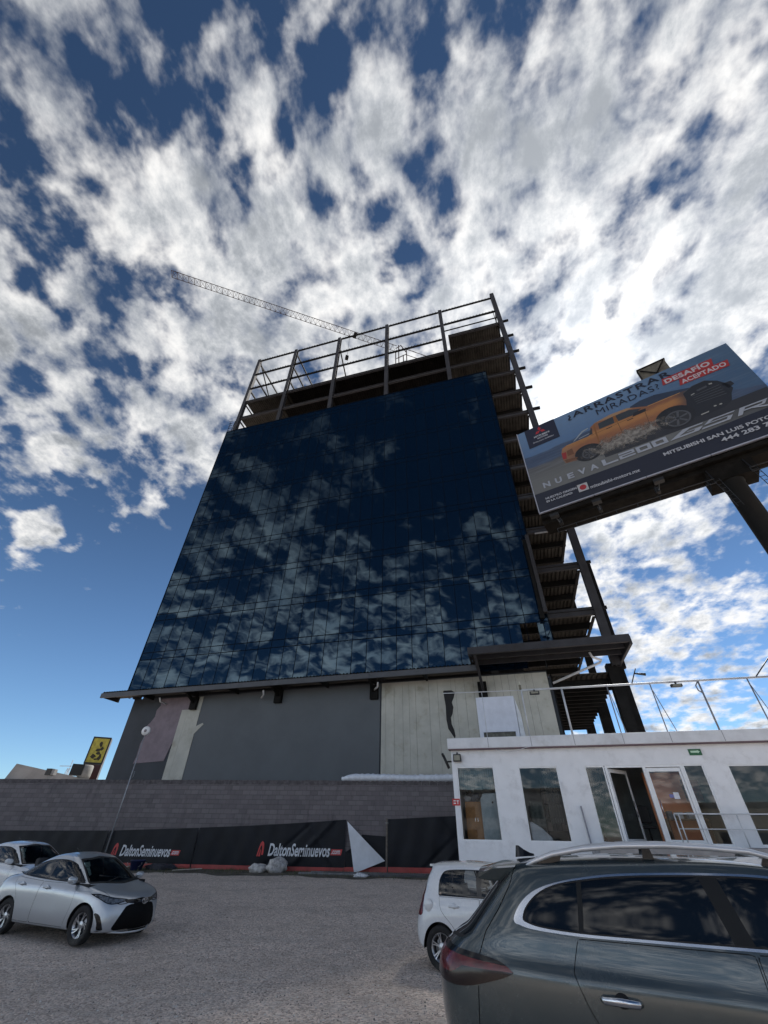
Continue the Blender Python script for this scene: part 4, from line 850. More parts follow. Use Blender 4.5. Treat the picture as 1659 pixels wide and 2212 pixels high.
# ------------------------------------------------------------ white office (local x along the front, +y inwards)
OO = (2, 20, 0); OROT = R_(-15.0)
PL = pm('plaster_white', (.80, .82, .85), .7, 0, .04, 1.5, .06, 30, dirt=(.60, .61, .63), dscale=1.6)
SLABM = pm('slab_white', (.66, .68, .71), .7, 0, .07, 2.0, .1, 20, dirt=(.52, .52, .53), dscale=1.5)
ALU = pm('aluminium_white', (.78, .80, .82), .4, .1, .05)
GL = glass_mat('office_glass', see=.82)
GLD = glass_mat('office_glass_dark', see=.6)
FL = 1.74    # floor level behind the doors
def office():
    r = thing('white_office', 'low white office with big windows and flat roof terrace, right of the block wall', 'building', OO, OROT)
    zt = 4.70; xe = 17.0
    mb = MB()      # front wall around the openings
    op = [(1.2, 2.70, FL, 4.12), (3.66, 5.14, FL, 4.08), (6.14, 10.22, FL, 4.07), (11.0, 15.2, FL, 4.04)]
    x = 1.02
    for a, b, z0, z1 in op:
        mb.box(x, a, 0, .16, .2, zt); mb.box(a, b, 0, .16, .2, z0); mb.box(a, b, 0, .16, z1, zt); x = b
    mb.box(x, xe, 0, .16, .2, zt)
    mb.box(1.02, 1.18, .16, 4.4, .2, zt); mb.box(xe - .16, xe, .16, 4.4, .2, zt); mb.box(1.18, xe - .16, 4.24, 4.4, .2, zt)
    mb.build('wall', PL, r)
    mb = MB(); mb.box(.93, xe + .1, -.30, 4.5, zt + .03, 5.12); mb.build('roof_slab', SLABM, r, bevel=.02)
    mb = MB(); mb.box(.95, xe, -.26, .1, zt, zt + .03); mb.build('drip_edge', pm('drip_mauve', (.16, .11, .13), .7), r)
    mb = MB()
    for a in (2.62, 4.33, 5.97, 7.76, 9.42, 11.18, 12.8, 14.4): mb.box(a - .012, a + .012, -.304, -.301, zt + .04, 5.10)
    mb.build('slab_joint', pm('joint', (.32, .33, .36), .8), r)
    # inside
    mb = MB(); mb.box(1.2, xe - .2, .2, 4.2, FL - .1, FL - .01); mb.build('floor', pm('office_floor', (.12, .11, .10), .4), r)
    mb = MB(); mb.box(1.2, xe - .2, 4.1, 4.2, FL, 4.6); mb.box(1.2, xe - .2, .2, 4.1, 4.45, 4.6, 1); mb.box(5.6, 5.7, .2, 4.1, FL, 4.44); mb.box(10.6, 10.7, .2, 4.1, FL, 4.44)
    mb.build('inner_wall', [pm('office_inner', (.36, .40, .42), .8, 0, .2, 1), pm('office_ceiling', (.55, .55, .55), .8)], r)
    mb = MB(); mb.box(8.55, 10.0, 1.9, 2.0, FL, 4.0); mb.build('orange_partition', pm('office_orange', (.75, .30, .16), .7, 0, .1, 1), r)
    # window frames and glass
    def window(a, b, z0, z1, mull=(), g=GL, name='window'):
        mb = MB(); f = .045; y0, y1 = .03, .09
        mb.box(a, b, y0, y1, z0, z0 + f); mb.box(a, b, y0, y1, z1 - f, z1); mb.box(a, a + f, y0, y1, z0 + f, z1 - f); mb.box(b - f, b, y0, y1, z0 + f, z1 - f)
        for m in mull: mb.box(m - .03, m + .03, y0 - .002, y1, z0 + f, z1 - f)
        w = mb.build(name, ALU, r)
        mb = MB(); mb.face([(a + f, .062, z0 + f), (b - f, .062, z0 + f), (b - f, .062, z1 - f), (a + f, .062, z1 - f)]); mb.build('pane', g, w); return w
    window(1.2, 2.70, FL, 4.12); window(3.66, 5.14, FL, 4.08); window(6.14, 6.84, FL, 4.07); window(9.55, 10.22, FL, 4.07); window(11.0, 15.2, FL, 4.04, (13.1,), GLD)
    # doors: left leaf open inwards, right leaf shut
    mb = MB(); mb.box(6.86, 6.95, .02, .12, FL, 4.07); mb.box(8.18, 8.28, .02, .12, FL, 4.07); mb.box(9.45, 9.54, .02, .12, FL, 4.07); mb.box(6.95, 8.18, .02, .12, 4.0, 4.07); mb.box(8.28, 9.45, .02, .12, 4.0, 4.07)
    mb.build('door_frame', ALU, r)
    def leaf(hx, ang, w, mirror=1):
        M = Matrix.Translation((hx, .08, 0)) @ Matrix.Rotation(ang, 4, 'Z'); mb = MB(); z0, z1 = FL + .01, 3.98
        X = (0, w) if mirror > 0 else (-w, 0)
        mb.box(X[0], X[0] + .07, -.025, .025, z0, z1, 0, M); mb.box(X[1] - .07, X[1], -.025, .025, z0, z1, 0, M); mb.box(X[0] + .07, X[1] - .07, -.025, .025, z0, z0 + .12, 0, M); mb.box(X[0] + .07, X[1] - .07, -.025, .025, z1 - .12, z1, 0, M)
        d = mb.build('door', ALU, r)
        mb = MB(); mb.face([tuple(M @ Vector(p)) for p in ((X[0] + .07, 0, z0 + .12), (X[1] - .07, 0, z0 + .12), (X[1] - .07, 0, z1 - .12), (X[0] + .07, 0, z1 - .12))]); mb.build('pane', GL, d)
        hxx = X[1] - .12 if mirror > 0 else X[0] + .12
        mb = MB(); mb.tube([tuple(M @ Vector((hxx, -.05, 2.5))), tuple(M @ Vector((hxx, -.05, 3.0)))], .014, 6); mb.build('handle', pm('steel_bright', (.6, .6, .62), .25, 1.0, 0), d); return d
    leaf(6.96, R_(48), 1.2); d = leaf(9.44, 0, 1.15, -1)
    mb = MB(); mb.box(8.92, 9.10, .045, .05, 3.02, 3.22); mb.build('paper_notice', pm('paper', (.68, .70, .76), .7), d)
    mb = MB(); mb.box(8.78, 8.92, .045, .05, 3.06, 3.16); mb.build('sticker', pm('sticker_blue', (.18, .19, .42), .6), d)
    # loading plinth / ramp in front of the doors
    mb = MB(); mb.box(5.7, xe, -1.9, -.004, .1, 1.70); mb.build('ramp', pm('ramp_concrete', (.27, .27, .28), .85, 0, .15, 2), r)
    return r
office_root = office()
def inw(x, y, z=0):
    c, s = math.cos(OROT), math.sin(OROT); return (OO[0] + c * x - s * y, OO[1] + s * x + c * y, z)
def blinds():
    for k, (x0, x1, z0, z1, lab) in enumerate(((1.26, 2.65, 3.38, 4.05, 'grey green vertical blinds in the upper half of the first office window'), (4.55, 5.1, 2.3, 4.02, 'dark striped curtain at the right side of the second office window'), (6.2, 6.8, 2.4, 4.0, 'dim curtain behind the narrow pane left of the open door'))):
        r = thing('window_blind', lab, 'blind', inw(x0, .3, z0), OROT, 'blinds and curtains behind the office windows'); n = int((x1 - x0) / .09); mb = MB(); q = random.Random(k)
        for j in range(n): mb.box(j * .09, j * .09 + .075, q.uniform(0, .02), .03 + q.uniform(0, .02), -q.uniform(0, .06), z1 - z0)
        mb.build('slats', pm('blind_%d' % k, ((.20, .25, .25), (.05, .055, .055), (.07, .06, .05))[k], .7, 0, .15, 5), r)
        mb = MB(); mb.box(0, x1 - x0, -.01, .05, z1 - z0 + .003, z1 - z0 + .04); mb.build('head_rail', ALU, r)
blinds()
def office_things():
    r = thing('cupboard', 'brown wooden cupboard standing behind the first office window', 'cupboard', inw(1.75, .9, FL), OROT)
    mb = MB(); mb.box(-.42, .42, 0, .4, 0, 1.25); mb.build('carcass', pm('wood_orange', (.42, .19, .05), .5, 0, .2, 4), r, bevel=.01)
    for s in (-1, 1):
        mb = MB(); mb.box(.01 if s > 0 else -.40, .40 if s > 0 else -.01, -.018, -.003, .04, 1.21); d = mb.build('door', MATS['wood_orange'], r)
        mb = MB(); mb.box(.05 * s - .01, .05 * s + .01, -.04, -.02, .6, .72); mb.build('handle', pm('steel_bright', ()), d)
    mb = MB(); q = random.Random(8)
    for k in range(7): mb.blob((q.uniform(-.32, .32), .18, .08 + q.uniform(0, .2)), (q.uniform(.08, .17), .12, q.uniform(.07, .14)), k, 7, k % 3, .2)
    tag(mb.build('clothes_pile', [pm('cl_dark', (.02, .02, .025), .9), pm('cl_white', (.5, .52, .56), .9), pm('cl_grey', (.16, .17, .2), .9)], None, inw(1.75, .9, FL + 1.25), (0, 0, OROT)), 'dark and white bundles piled on the brown cupboard behind the first office window', 'clothes')
    mb = MB(); mb.prism([(-.42, 0), (.42, 0), (.40, 1.35), (.30, 1.52), (-.30, 1.50), (-.42, 1.30)], 0, .18)
    m = mb.build('mattress', pm('mattress_blue', (.42, .50, .56), .8, 0, .12, 6, .2, 10), None, inw(2.42, .45, FL), (0, 0, OROT), bevel=.03); tag(m, 'pale blue upright mattress with a dark spot, behind the first office window', 'mattress')
    mb = MB(); mb.lathe([(0, -.012), (.03, -.012), (.035, -.002)], (.05, 0, 1.2), n=12); mb.build('dark_spot', pm('spot', (.03, .03, .03), .6), m)
    mb = MB(); mb.prism([(0, 0), (.75, 0), (.72, .14), (.42, .42), (.12, .58), (0, .60)], 0, .5); tag(mb.build('white_sheeting', pm('sheeting', (.55, .60, .68), .7, 0, .1, 5), None, inw(3.75, .25, FL), (0, 0, OROT), bevel=.03), 'slanting white sheeting heaped behind the second office window', 'sheeting')
    mb = MB(); mb.box(0, .75, 0, .3, .45, 1.35); mb.box(.05, .70, -.01, -.003, .5, 1.3, 1); tag(mb.build('pale_board', [pm('board_green', (.33, .38, .36), .7), pm('board_face', (.30, .36, .36), .6, 0, .4, 5)], None, inw(3.95, 2.6, FL), (0, 0, OROT)), 'pale greenish board standing at the back of the second office window', 'board')
    r = thing('shelf_rack', 'dark shelf rack filled with boxes at the right side of the second office window', 'shelf', inw(4.85, 1.6, FL), OROT)
    mb = MB()
    for z in (.3, .75, 1.2, 1.65): mb.box(-.4, .4, 0, .4, z, z + .03)
    for a in (-.4, .37):
        for b in (0, .37): mb.box(a, a + .03, b, b + .03, 0, 2.0)
    mb.build('rack', pm('rack_dark', (.04, .04, .04), .6), r)
    q = random.Random(12); mb = MB()
    for z in (.33, .78, 1.23):
        x = -.36
        while x < .3: w = q.uniform(.12, .25); mb.box(x, x + w - .02, .05, .33, z, z + q.uniform(.15, .35), q.choice((0, 1, 2))); x += w
    mb.build('boxes', [pm('bx1', (.12, .10, .08), .8), pm('bx2', (.05, .06, .07), .8), pm('bx3', (.25, .22, .2), .8)], r)
    for k, (x, lab) in enumerate(((6.45, 'dark office chair behind the narrow pane left of the open door'), (8.05, 'black office chair behind the open door'))):
        r = thing('office_chair', lab, 'chair', inw(x, 1.3, FL), OROT, 'office chairs')
        mb = MB(); mb.box(-.25, .25, -.25, .25, .44, .52); mb.build('seat', pm('chair_black', (.012, .012, .014), .7), r, bevel=.03)
        mb = MB(); mb.box(-.24, .24, .22, .30, .6, 1.15); mb.build('backrest', MATS['chair_black'], r, bevel=.04)
        mb = MB(); mb.tube([(0, 0, .1), (0, 0, .45)], .03, 8)
        for j in range(5): a = j * 1.257; mb.bar((0, 0, .08), (.28 * math.cos(a), .28 * math.sin(a), .05), .03)
        mb.build('base', MATS['chair_black'], r)
    r = thing('wall_poster', 'dark red framed poster behind the narrow pane right of the shut door', 'poster', inw(9.95, 1.2, 0), OROT)
    mb = MB(); mb.box(-.3, .3, 0, .03, 3.0, 3.7); mb.build('frame', pm('poster_frame', (.05, .01, .012), .6), r)
    mb = MB(); mb.box(-.26, .26, -.006, -.002, 3.04, 3.66); mb.build('print', pm('poster_red', (.12, .02, .02), .6, 0, .5, 6), r)
    r = thing('desk', 'cluttered desk behind the glass right of the shut door', 'desk', inw(9.4, 1.1, FL), OROT)
    mb = MB(); mb.box(-.7, .7, 0, .6, .7, .74); mb.box(-.68, -.64, 0, .6, 0, .7); mb.box(.64, .68, 0, .6, 0, .7); mb.build('desk', pm('desk_wood', (.14, .10, .07), .6), r)
    mb = MB(); q = random.Random(5)
    for k in range(8): x = q.uniform(-.6, .5); mb.box(x, x + q.uniform(.08, .25), .1, .4, .742 + .001 * k, .78 + q.uniform(.02, .2), k % 3)
    mb.build('clutter', [MATS['cl_white'], MATS['bx1'], MATS['cl_grey']], r)
    # on the facade
    r = thing('exit_sign', 'small green emergency exit sign with a white arrow bar above the shut door', 'sign', inw(10.13, 0, 4.45), OROT)
    mb = MB(); mb.box(-.21, .21, -.03, -.004, -.10, .10); mb.build('plate', pm('exit_green', (.015, .12, .05), .5), r)
    mb = MB(); mb.prism([(-.15, -.02), (.08, -.02), (.08, -.045), (.16, .015), (.08, .07), (.08, .045), (-.15, .045)], -.036, -.032); mb.build('arrow', pm('exit_white', (.5, .72, .55), .5), r)
    r = thing('red_sign', 'small red sign with white figures at the left corner of the office', 'sign', inw(1.10, 0, 2.93), OROT)
    mb = MB(); mb.box(-.17, .13, -.03, -.004, -.11, .11); mb.build('plate', pm('sign_red2', (.50, .03, .03), .5), r)
    mb = MB(); mb.box(-.12, -.03, -.036, -.032, .02, .06); mb.box(-.12, -.03, -.036, -.032, -.06, -.02); mb.box(.0, .09, -.036, -.032, .02, .06); mb.box(.03, .06, -.036, -.032, -.07, .018); mb.build('white_mark', pm('sign_white2', (.7, .7, .7), .5), r)
    r = thing('floodlight', 'black square floodlight under the roof slab at the left corner of the office', 'lamp', inw(1.28, -.1, 4.42), OROT)
    mb = MB(); mb.prism([(-.17, -.13), (.17, -.13), (.15, .13), (-.15, .13)], -.12, .05); mb.build('housing', pm('lamp_black', (.012, .012, .012), .5), r, bevel=.01)
    mb = MB(); mb.box(-.12, .12, -.128, -.123, -.10, .09); mb.build('lens', pm('lamp_glass', (.20, .19, .14), .25), r)
    mb = MB(); mb.bar((0, .0, .1), (0, .09, .2), .05); mb.build('bracket', MATS['lamp_black'], r)
    r = thing('security_camera', 'black security camera sticking out left of the office corner', 'camera', inw(.96, -.05, 4.36), OROT)
    mb = MB(); mb.tube([(.06, .05, -.05), (-.12, 0, -.06)], .03, 8); mb.tube([(-.05, -.02, -.30), (-.26, -.03, .16)], .055, 10); mb.build('camera_body', pm('lamp_black', ()), r)
    mb = MB(); mb.tube([(-.27, -.03, .165), (-.30, -.03, .24)], [.06, .045], 10); mb.build('hood', MATS['lamp_black'], r)
    tag(MB_stick(), 'grey metal rod leaning against the white wall between second window and doors', 'rod')
    mb = MB(); mb.tube([(2.9, -.31, 4.66), (3.3, -.32, 4.56), (3.7, -.31, 4.60), (4.1, -.32, 4.71), (4.35, -.31, 4.74)], .012, 6); tag(mb.build('loose_cable', pm('cable_white', (.6, .6, .62), .6), None, OO, (0, 0, OROT)), 'loose white cable drooping below the roof slab', 'cable')
    # handrail of the ramp
    r = thing('handrail', 'white steel handrail running right along the ramp in front of the office doors', 'railing', inw(8.6, -.35, 1.7), OROT)
    for z in (.88, .47):
        mb = MB(); mb.tube([(0, 0, z), (8.0, 0, z)], .022 if z > .5 else .014, 8); mb.build('rail', pm('rail_white', (.62, .64, .67), .4, .2, .05), r)
    for x in (0, .14, 1.9, 3.8, 5.7, 7.6):
        mb = MB(); mb.tube([(x, 0, 0), (x, 0, .87)], .02, 8); mb.build('post', MATS['rail_white'], r)
def MB_stick():
    mb = MB(); mb.bar((0, 0, 0), (-.05, -.02, 1.08), .05); return mb.build('metal_rod', pm('rod_grey', (.25, .26, .30), .5, .3), None, inw(5.72, -.06, 1.73), (0, 0, OROT))
office_things()

def terrace():
    zb, zt = 5.12, 6.90
    r = thing('terrace_frame', 'white pipe frame standing on the roof slab of the office', 'frame', (*inw(1.0, -.2)[:2], zb), OROT)
    wp = pm('pipe_pale', (.52, .54, .57), .5, .2, .15, 2); dkp = pm('pipe_shade', (.20, .21, .24), .55, .2, .2, 2)
    mb = MB(); mb.tube([(-.1, 0, zt - zb + .05), (3.3, 0, zt - zb)], .018, 8); mb.tube([(3.3, 0, zt - zb), (4.6, 0, zt - zb), (16, 0, zt - zb + .02)], .04, 10); mb.build('top_rail', wp, r)
    for x, tr in ((1.62, .012), (3.32, .03), (4.98, .04), (6.78, .022), (8.42, .022), (10.18, .035), (11.9, .025), (13.6, .03)):
        mb = MB(); mb.tube([(x, 0, -.35 if tr > .02 else -.02), (x, 0, zt - zb)] if tr < .03 else [(x, -.0, 0), (x, 0, zt - zb)], tr, 8)
        if x in (8.42, 11.9): mb.tube([(x + .02, 0, 1.5), (x + .38, .15, 0)], .016, 6)
        if x == 10.18: mb.tube([(x - .02, 0, 1.75), (x - .14, 0, 1.6), (x - .12, 0, 1.42), (x + .02, 0, 1.3)], .025, 6)
        if x == 6.78: mb.tube([(x + .02, 0, 1.6), (x + .22, .1, 0)], .014, 6)
        mb.build('post', wp if x < 6 else dkp, r)
    for k, (x, z, hx) in enumerate(((7.75, 0, .35), (12.2, 0, .8))):
        lx = thing('arm_lamp', ['small dark lamp on a thin arm at the middle of the terrace rail', 'dark lamp on a long slanting arm at the right end of the terrace rail'][k], 'lamp', (*inw(1.0 + x, -.2)[:2], zt), OROT, 'arm lamps on the terrace rail')
        mb = MB(); mb.tube([(0, 0, 0), (hx, 0, .62 + .1 * k)], .022, 7); mb.build('arm', pm('lamp_black', ()), lx)
        mb = MB(); mb.tube([(hx - .1 + .25 * k, 0, .42 + .12 * k), (hx + .3 + .3 * k, 0, .36 + .05 * k)], [.03, .06], 8); mb.build('lamp_head', MATS['lamp_black'], lx)
    for k, (x, lab) in enumerate(((3.85, 'black floodlight clamped under the pale end of the terrace rail'), (9.35, 'flat black floodlight hanging from the middle of the terrace rail against the clouds'))):
        lx = thing('rail_floodlight', lab, 'lamp', (*inw(1.0 + x, -.26)[:2], zt - .03), OROT, 'floodlights on the terrace rail')
        mb = MB(); mb.box(-.2, .2, -.05, .12, -.17, -.06); mb.build('housing', MATS['lamp_black'], lx, bevel=.01)
        mb = MB(); mb.box(-.15, .15, -.058, -.053, -.15, -.08); mb.build('lens', MATS['lamp_glass'], lx)
        mb = MB(); mb.box(-.03, .03, 0, .05, -.057, .02); mb.build('bracket', MATS['lamp_black'], lx)
    r = thing('lamp_fitting', 'small pale lamp fitting upright on the terrace rail in front of the cream boards', 'lamp', (*inw(4.3, -.2)[:2], zt + .02), OROT)
    mb = MB(); mb.tube([(0, 0, 0), (0, 0, .2)], .05, 10); mb.build('holder', pm('fit_dark', (.15, .14, .1), .6), r); mb = MB(); mb.tube([(0, 0, .2), (0, 0, .34)], [.045, .02], 10); mb.build('bulb', pm('fit_pale', (.5, .5, .42), .3), r)
    # white panel box on the roof
    r = thing('roof_cabinet', 'white square cabinet with a dark slot along its foot, on the office roof', 'cabinet', (*inw(2.2, 2.6)[:2], 5.12), OROT)
    mb = MB(); mb.box(0, 1.85, 0, .9, .68, 2.25); mb.box(0, 1.85, 0, .9, 0, .46); mb.box(0, .18, 0, .05, .463, .677); mb.box(1.67, 1.85, 0, .05, .463, .677); mb.build('cabinet', pm('cab_white', (.60, .63, .70), .6, 0, .06, 3), r)
    mb = MB(); mb.box(.183, 1.667, .08, .12, .463, .677); mb.build('slot', pm('cab_slot', (.09, .09, .075), .7, 0, .5, 6), r)
    mb = MB(); mb.prism([(1.87, 0), (2.12, 0), (2.05, 1.4), (1.87, 2.2)], .05, .85); mb.build('side_flap', pm('cab_side', (.62, .64, .66), .6), r)
    # wires
    mb = MB()
    P0 = Vector(inw(13.9, -.2, 7.4)); P1 = Vector((40, 38, 22)); pts = [P0.lerp(P1, k / 16) - Vector((0, 0, 2.2 * 4 * (k / 16) * (1 - k / 16))) for k in range(17)]
    mb.tube(pts, .012, 5, cap=False); tag(mb.build('overhead_wire', pm('wire_black', (.02, .02, .02), .6), None), 'thin overhead wire running up to the right from the end of the terrace rail', 'wire')
terrace()

# ------------------------------------------------------------ unseen low buildings added behind the viewer for the glass to reflect
def street_side():
    specs = [(-44, -38, 20, 6.2, .2, (.36, .33, .30), 'unseen long pale two storey building across the yard, nearest the street corner'),
             (-16, -42, 24, 7.5, -.05, (.30, .31, .33), 'unseen grey flat roofed workshop opposite the glass tower'),
             (16, -40, 18, 5.2, .08, (.42, .38, .30), 'unseen sand coloured low shop opposite the office'), (42, -34, 22, 8.5, -.35, (.33, .30, .28), 'unseen taller brownish block opposite the billboard')]
    for k, (x, y, w, h, a, c, lab) in enumerate(specs):
        r = thing('reflected_building', lab, 'building', (x, y, 0), a, 'unseen low buildings added for reflections')
        mb = MB(); mb.box(-w / 2, w / 2, -9, 0, 0, h); mb.build('wall', pm('street_wall_%d' % k, c, .8, 0, .15, .8), r)
        mb = MB(); mb.box(-w / 2 - .2, w / 2 + .2, -9.2, .2, h + .002, h + .35); mb.build('roof', pm('street_roof', (.2, .19, .18), .8), r)
        for j in range(int(w / 3.6)):
            for z in ((1.0, 4.0) if h > 5.5 else (1.0,)):
                x0 = -w / 2 + 1 + 3.6 * j; mb = MB(); mb.box(x0, x0 + 2.1, .01, .06, z, z + 1.5); mb.build('window', GLOSSW, r)
GLOSSW = pm('street_window', (.02, .025, .03), .15, 0, 0)
street_side()
# ------------------------------------------------------------ cars
# A car body is a smooth spline surface through level curves (sill .. belt .. roof), cut along drawn outlines into panels, glass and lamps.
# car axes: x forward from the rear bumper, y to the left, z up; half a body (y >= 0) is built and mirrored.
def bas(P, n):
    """uniform cubic B-spline through padded control rows P (K+2 rows), n samples per span -> dense rows"""
    K = len(P) - 3; out = []
    for i in range(K):
        for k in range(n if i < K - 1 else n + 1):
            u = k / n; w = ((1 - u) ** 3 / 6, (3 * u ** 3 - 6 * u * u + 4) / 6, (-3 * u ** 3 + 3 * u * u + 3 * u + 1) / 6, u ** 3 / 6)
            out.append(w[0] * P[i] + w[1] * P[i + 1] + w[2] * P[i + 2] + w[3] * P[i + 3])
    return np.array(out)
def level(xf, xr, cf, cr, Wf, Zf, nf=.10, nr=.10):
    """xf/xr end positions, cf/cr corner lengths, Wf/Zf lists of (x, value)"""
    Wf = sorted(Wf); Zf = sorted(Zf)
    w = lambda x: float(np.interp(x, [a for a, _ in Wf], [b for _, b in Wf])); z = lambda x: float(np.interp(x, [a for a, _ in Zf], [b for _, b in Zf]))
    wf, wr = w(xf - cf), w(xr + cr); pts = []
    for dx, k in ((0, 0), (nf * cf, .36), (.34 * cf, .74), (.62 * cf, .92)): pts.append((xf - dx, wf * k))
    for x in np.linspace(xf - cf, xr + cr, 9): pts.append((x, w(x)))
    for dx, k in ((.62 * cr, .92), (.34 * cr, .74), (nr * cr, .36), (0, 0)): pts.append((xr + dx, wr * k))
    return np.array([(x, y, z(x)) for x, y in pts])
class Soup:
    def __init__(s, levels, nu=6, nv=7):
        L = np.array(levels); mir = np.array([1, -1, 1])
        top = L[-2] * mir; A = np.concatenate([(2 * L[0] - L[1])[None], L, top[None]])
        D = bas(A, nu)                                   # along levels
        Dv = np.swapaxes(D, 0, 1); B = np.concatenate([(Dv[1] * mir)[None], Dv, (Dv[-2] * mir)[None]])
        G = bas(B, nv)                                    # stations x levels
        G = np.swapaxes(G, 0, 1); H, Wd = G.shape[:2]
        G[:, 0, 1] = 0; G[:, -1, 1] = 0; G[-1, :, 1] = 0
        du = np.gradient(G, axis=0); dv = np.gradient(G, axis=1); N = np.cross(dv, du); N /= np.maximum(np.linalg.norm(N, axis=2, keepdims=True), 1e-9)
        mid = N[H // 3, Wd // 2]; 
        if mid[1] < 0: N = -N
        uu, vv = np.meshgrid(np.linspace(0, len(levels) - 1, H), np.linspace(0, 1, Wd), indexing='ij')
        s.V = np.concatenate([G.reshape(-1, 3), N.reshape(-1, 3), uu.reshape(-1, 1), vv.reshape(-1, 1)], 1)
        s.P = {'body': [(i * Wd + j, i * Wd + j + 1, (i + 1) * Wd + j + 1, (i + 1) * Wd + j) for i in range(H - 1) for j in range(Wd - 1)]}
        s.L = max(p[0] for p in L.reshape(-1, 3))
    def cut(s, src, f, into, mask=None):
        """split polygons of src by the sign of f; the f < 0 side goes to tag `into`"""
        F = f(s.V); Vn = []; nb = len(s.V); cache = {}; keep = []; ins = []
        M = None if mask is None else mask(s.V)
        for p in s.P[src]:
            if M is not None and not all(M[i] if i < len(M) else True for i in p): keep.append(p); continue
            fs = [F[i] for i in p]
            if all(v >= 0 for v in fs): keep.append(p); continue
            if all(v <= 0 for v in fs): ins.append(p); continue
            a, b = [], []; n = len(p)
            for k in range(n):
                i, j = p[k], p[(k + 1) % n]; fi, fj = fs[k], fs[(k + 1) % n]
                if fi <= 0: a.append(i)
                if fi >= 0: b.append(i)
                if (fi < 0 < fj) or (fj < 0 < fi):
                    key = (min(i, j), max(i, j))
                    if key not in cache:
                        fa, fb = F[key[0]], F[key[1]]; t_ = fa / (fa - fb); cache[key] = nb + len(Vn); Vn.append(s.V[key[0]] * (1 - t_) + s.V[key[1]] * t_)
                    a.append(cache[key]); b.append(cache[key])
            if len(a) > 2: ins.append(tuple(a))
            if len(b) > 2: keep.append(tuple(b))
        if Vn: s.V = np.concatenate([s.V, np.array(Vn)])
        s.P[src] = keep; s.P.setdefault(into, []); s.P[into] += ins
    def band(s, src, f, w, into, mask=None):
        """a strip of half-width w along f = 0"""
        s.P['_t'] = []; s.cut(src, f, '_t', mask)
        s.cut(src, lambda V: np.abs(f(V)) - w, into, mask); s.cut('_t', lambda V: np.abs(f(V)) - w, into, mask)
        s.P[src] += s.P.pop('_t')
    def mesh(s, tags, name, mats, parent, off=None, sides=(1, -1), smooth=True):
        """tags: list of tag or (tag, material index, offset); both halves welded into one object, or one object per side"""
        out = []; groups = [sides] if len(sides) == 1 or sides == (1, -1) and smooth != 'pair' else [(1,), (-1,)]
        if smooth == 'pair': groups = [(1,), (-1,)]
        for g in groups:
            v = []; f = []; mi = []
            for sd in g:
                for tg in tags:
                    tg, m, o = tg if isinstance(tg, tuple) else (tg, 0, off or 0.0)
                    mp = {}
                    for p in s.P.get(tg, []):
                        q = []
                        for i in p:
                            if i not in mp:
                                mp[i] = len(v); P = s.V[i]; v.append((P[0] + P[3] * o, (P[1] + P[4] * o) * sd, P[2] + P[5] * o))
                            q.append(mp[i])
                        f.append(tuple(q) if sd > 0 else tuple(q[::-1])); mi.append(m)
            if not f: continue
            me = bpy.data.meshes.new(name); me.from_pydata(v, [], f)
            for m in (mats if isinstance(mats, (list, tuple)) else [mats]): me.materials.append(m)
            me.polygons.foreach_set('material_index', mi); me.polygons.foreach_set('use_smooth', [True] * len(f)); me.update()
            import bmesh
            bm = bmesh.new(); bm.from_mesh(me); bmesh.ops.remove_doubles(bm, verts=bm.verts, dist=.0004); bm.to_mesh(me); bm.free()
            ob = bpy.data.objects.new(name, me); COL.objects.link(ob); ob.parent = parent; out.append(ob)
        return out
def poly_sd(pts, A, B):
    """signed distance (inside < 0) of points (A, B) to the polygon pts"""
    P = np.array(pts, float); Q = np.roll(P, -1, 0); X = np.stack([A, B], 1); d = np.full(len(X), 1e9); ins = np.zeros(len(X), bool)
    for a, b in zip(P, Q):
        e = b - a; w = X - a; t_ = np.clip((w @ e) / max(e @ e, 1e-12), 0, 1); d = np.minimum(d, np.linalg.norm(w - t_[:, None] * e, axis=1))
        c1 = (a[1] > X[:, 1]) != (b[1] > X[:, 1])
        with np.errstate(divide='ignore', invalid='ignore'): c2 = X[:, 0] < (b[0] - a[0]) * (X[:, 1] - a[1]) / (b[1] - a[1]) + a[0]
        ins ^= (c1 & c2)
    return np.where(ins, -d, d)
def rounded(pts, n=5):
    """closed curve through pts (Catmull-Rom); repeat a point to sharpen it"""
    P = [np.array(p, float) for p in pts]; out = []; N = len(P)
    for i in range(N):
        a, b, c, d = P[i - 1], P[i], P[(i + 1) % N], P[(i + 2) % N]
        if np.allclose(b, c): continue
        for k in range(n):
            u = k / n; out.append(tuple(.5 * ((2 * b) + (c - a) * u + (2 * a - 5 * b + 4 * c - d) * u * u + (3 * b - a - 3 * c + d) * u ** 3)))
    return out
def fside(pts): P = rounded(pts); return lambda V: poly_sd(P, V[:, 0], V[:, 2])
def ffront(pts, L): P = rounded(pts); return lambda V: poly_sd(P, V[:, 1] + (L - V[:, 0]), V[:, 2])     # unrolled from the nose centre
def frear(pts): P = rounded(pts); return lambda V: poly_sd(P, V[:, 1] + V[:, 0], V[:, 2])
def fyz(pts): P = rounded(pts); return lambda V: poly_sd(P, V[:, 1], V[:, 2])
SIDE = lambda V: (V[:, 4] > .45)
def line_sd(pts):
    """signed side distance to an open polyline in (x, z)"""
    P = np.array(pts, float)
    def f(V):
        X = V[:, [0, 2]]; best = np.full(len(X), 1e9); sg = np.ones(len(X))
        for a, b in zip(P, P[1:]):
            e = b - a; w = X - a; t_ = np.clip((w @ e) / (e @ e), 0, 1); r = w - t_[:, None] * e; d = np.linalg.norm(r, axis=1)
            c = np.where(e[0] * w[:, 1] - e[1] * w[:, 0] < 0, -1.0, 1.0); m = d < best; sg = np.where(m, c, sg); best = np.minimum(best, d)
        return best * sg
    return f

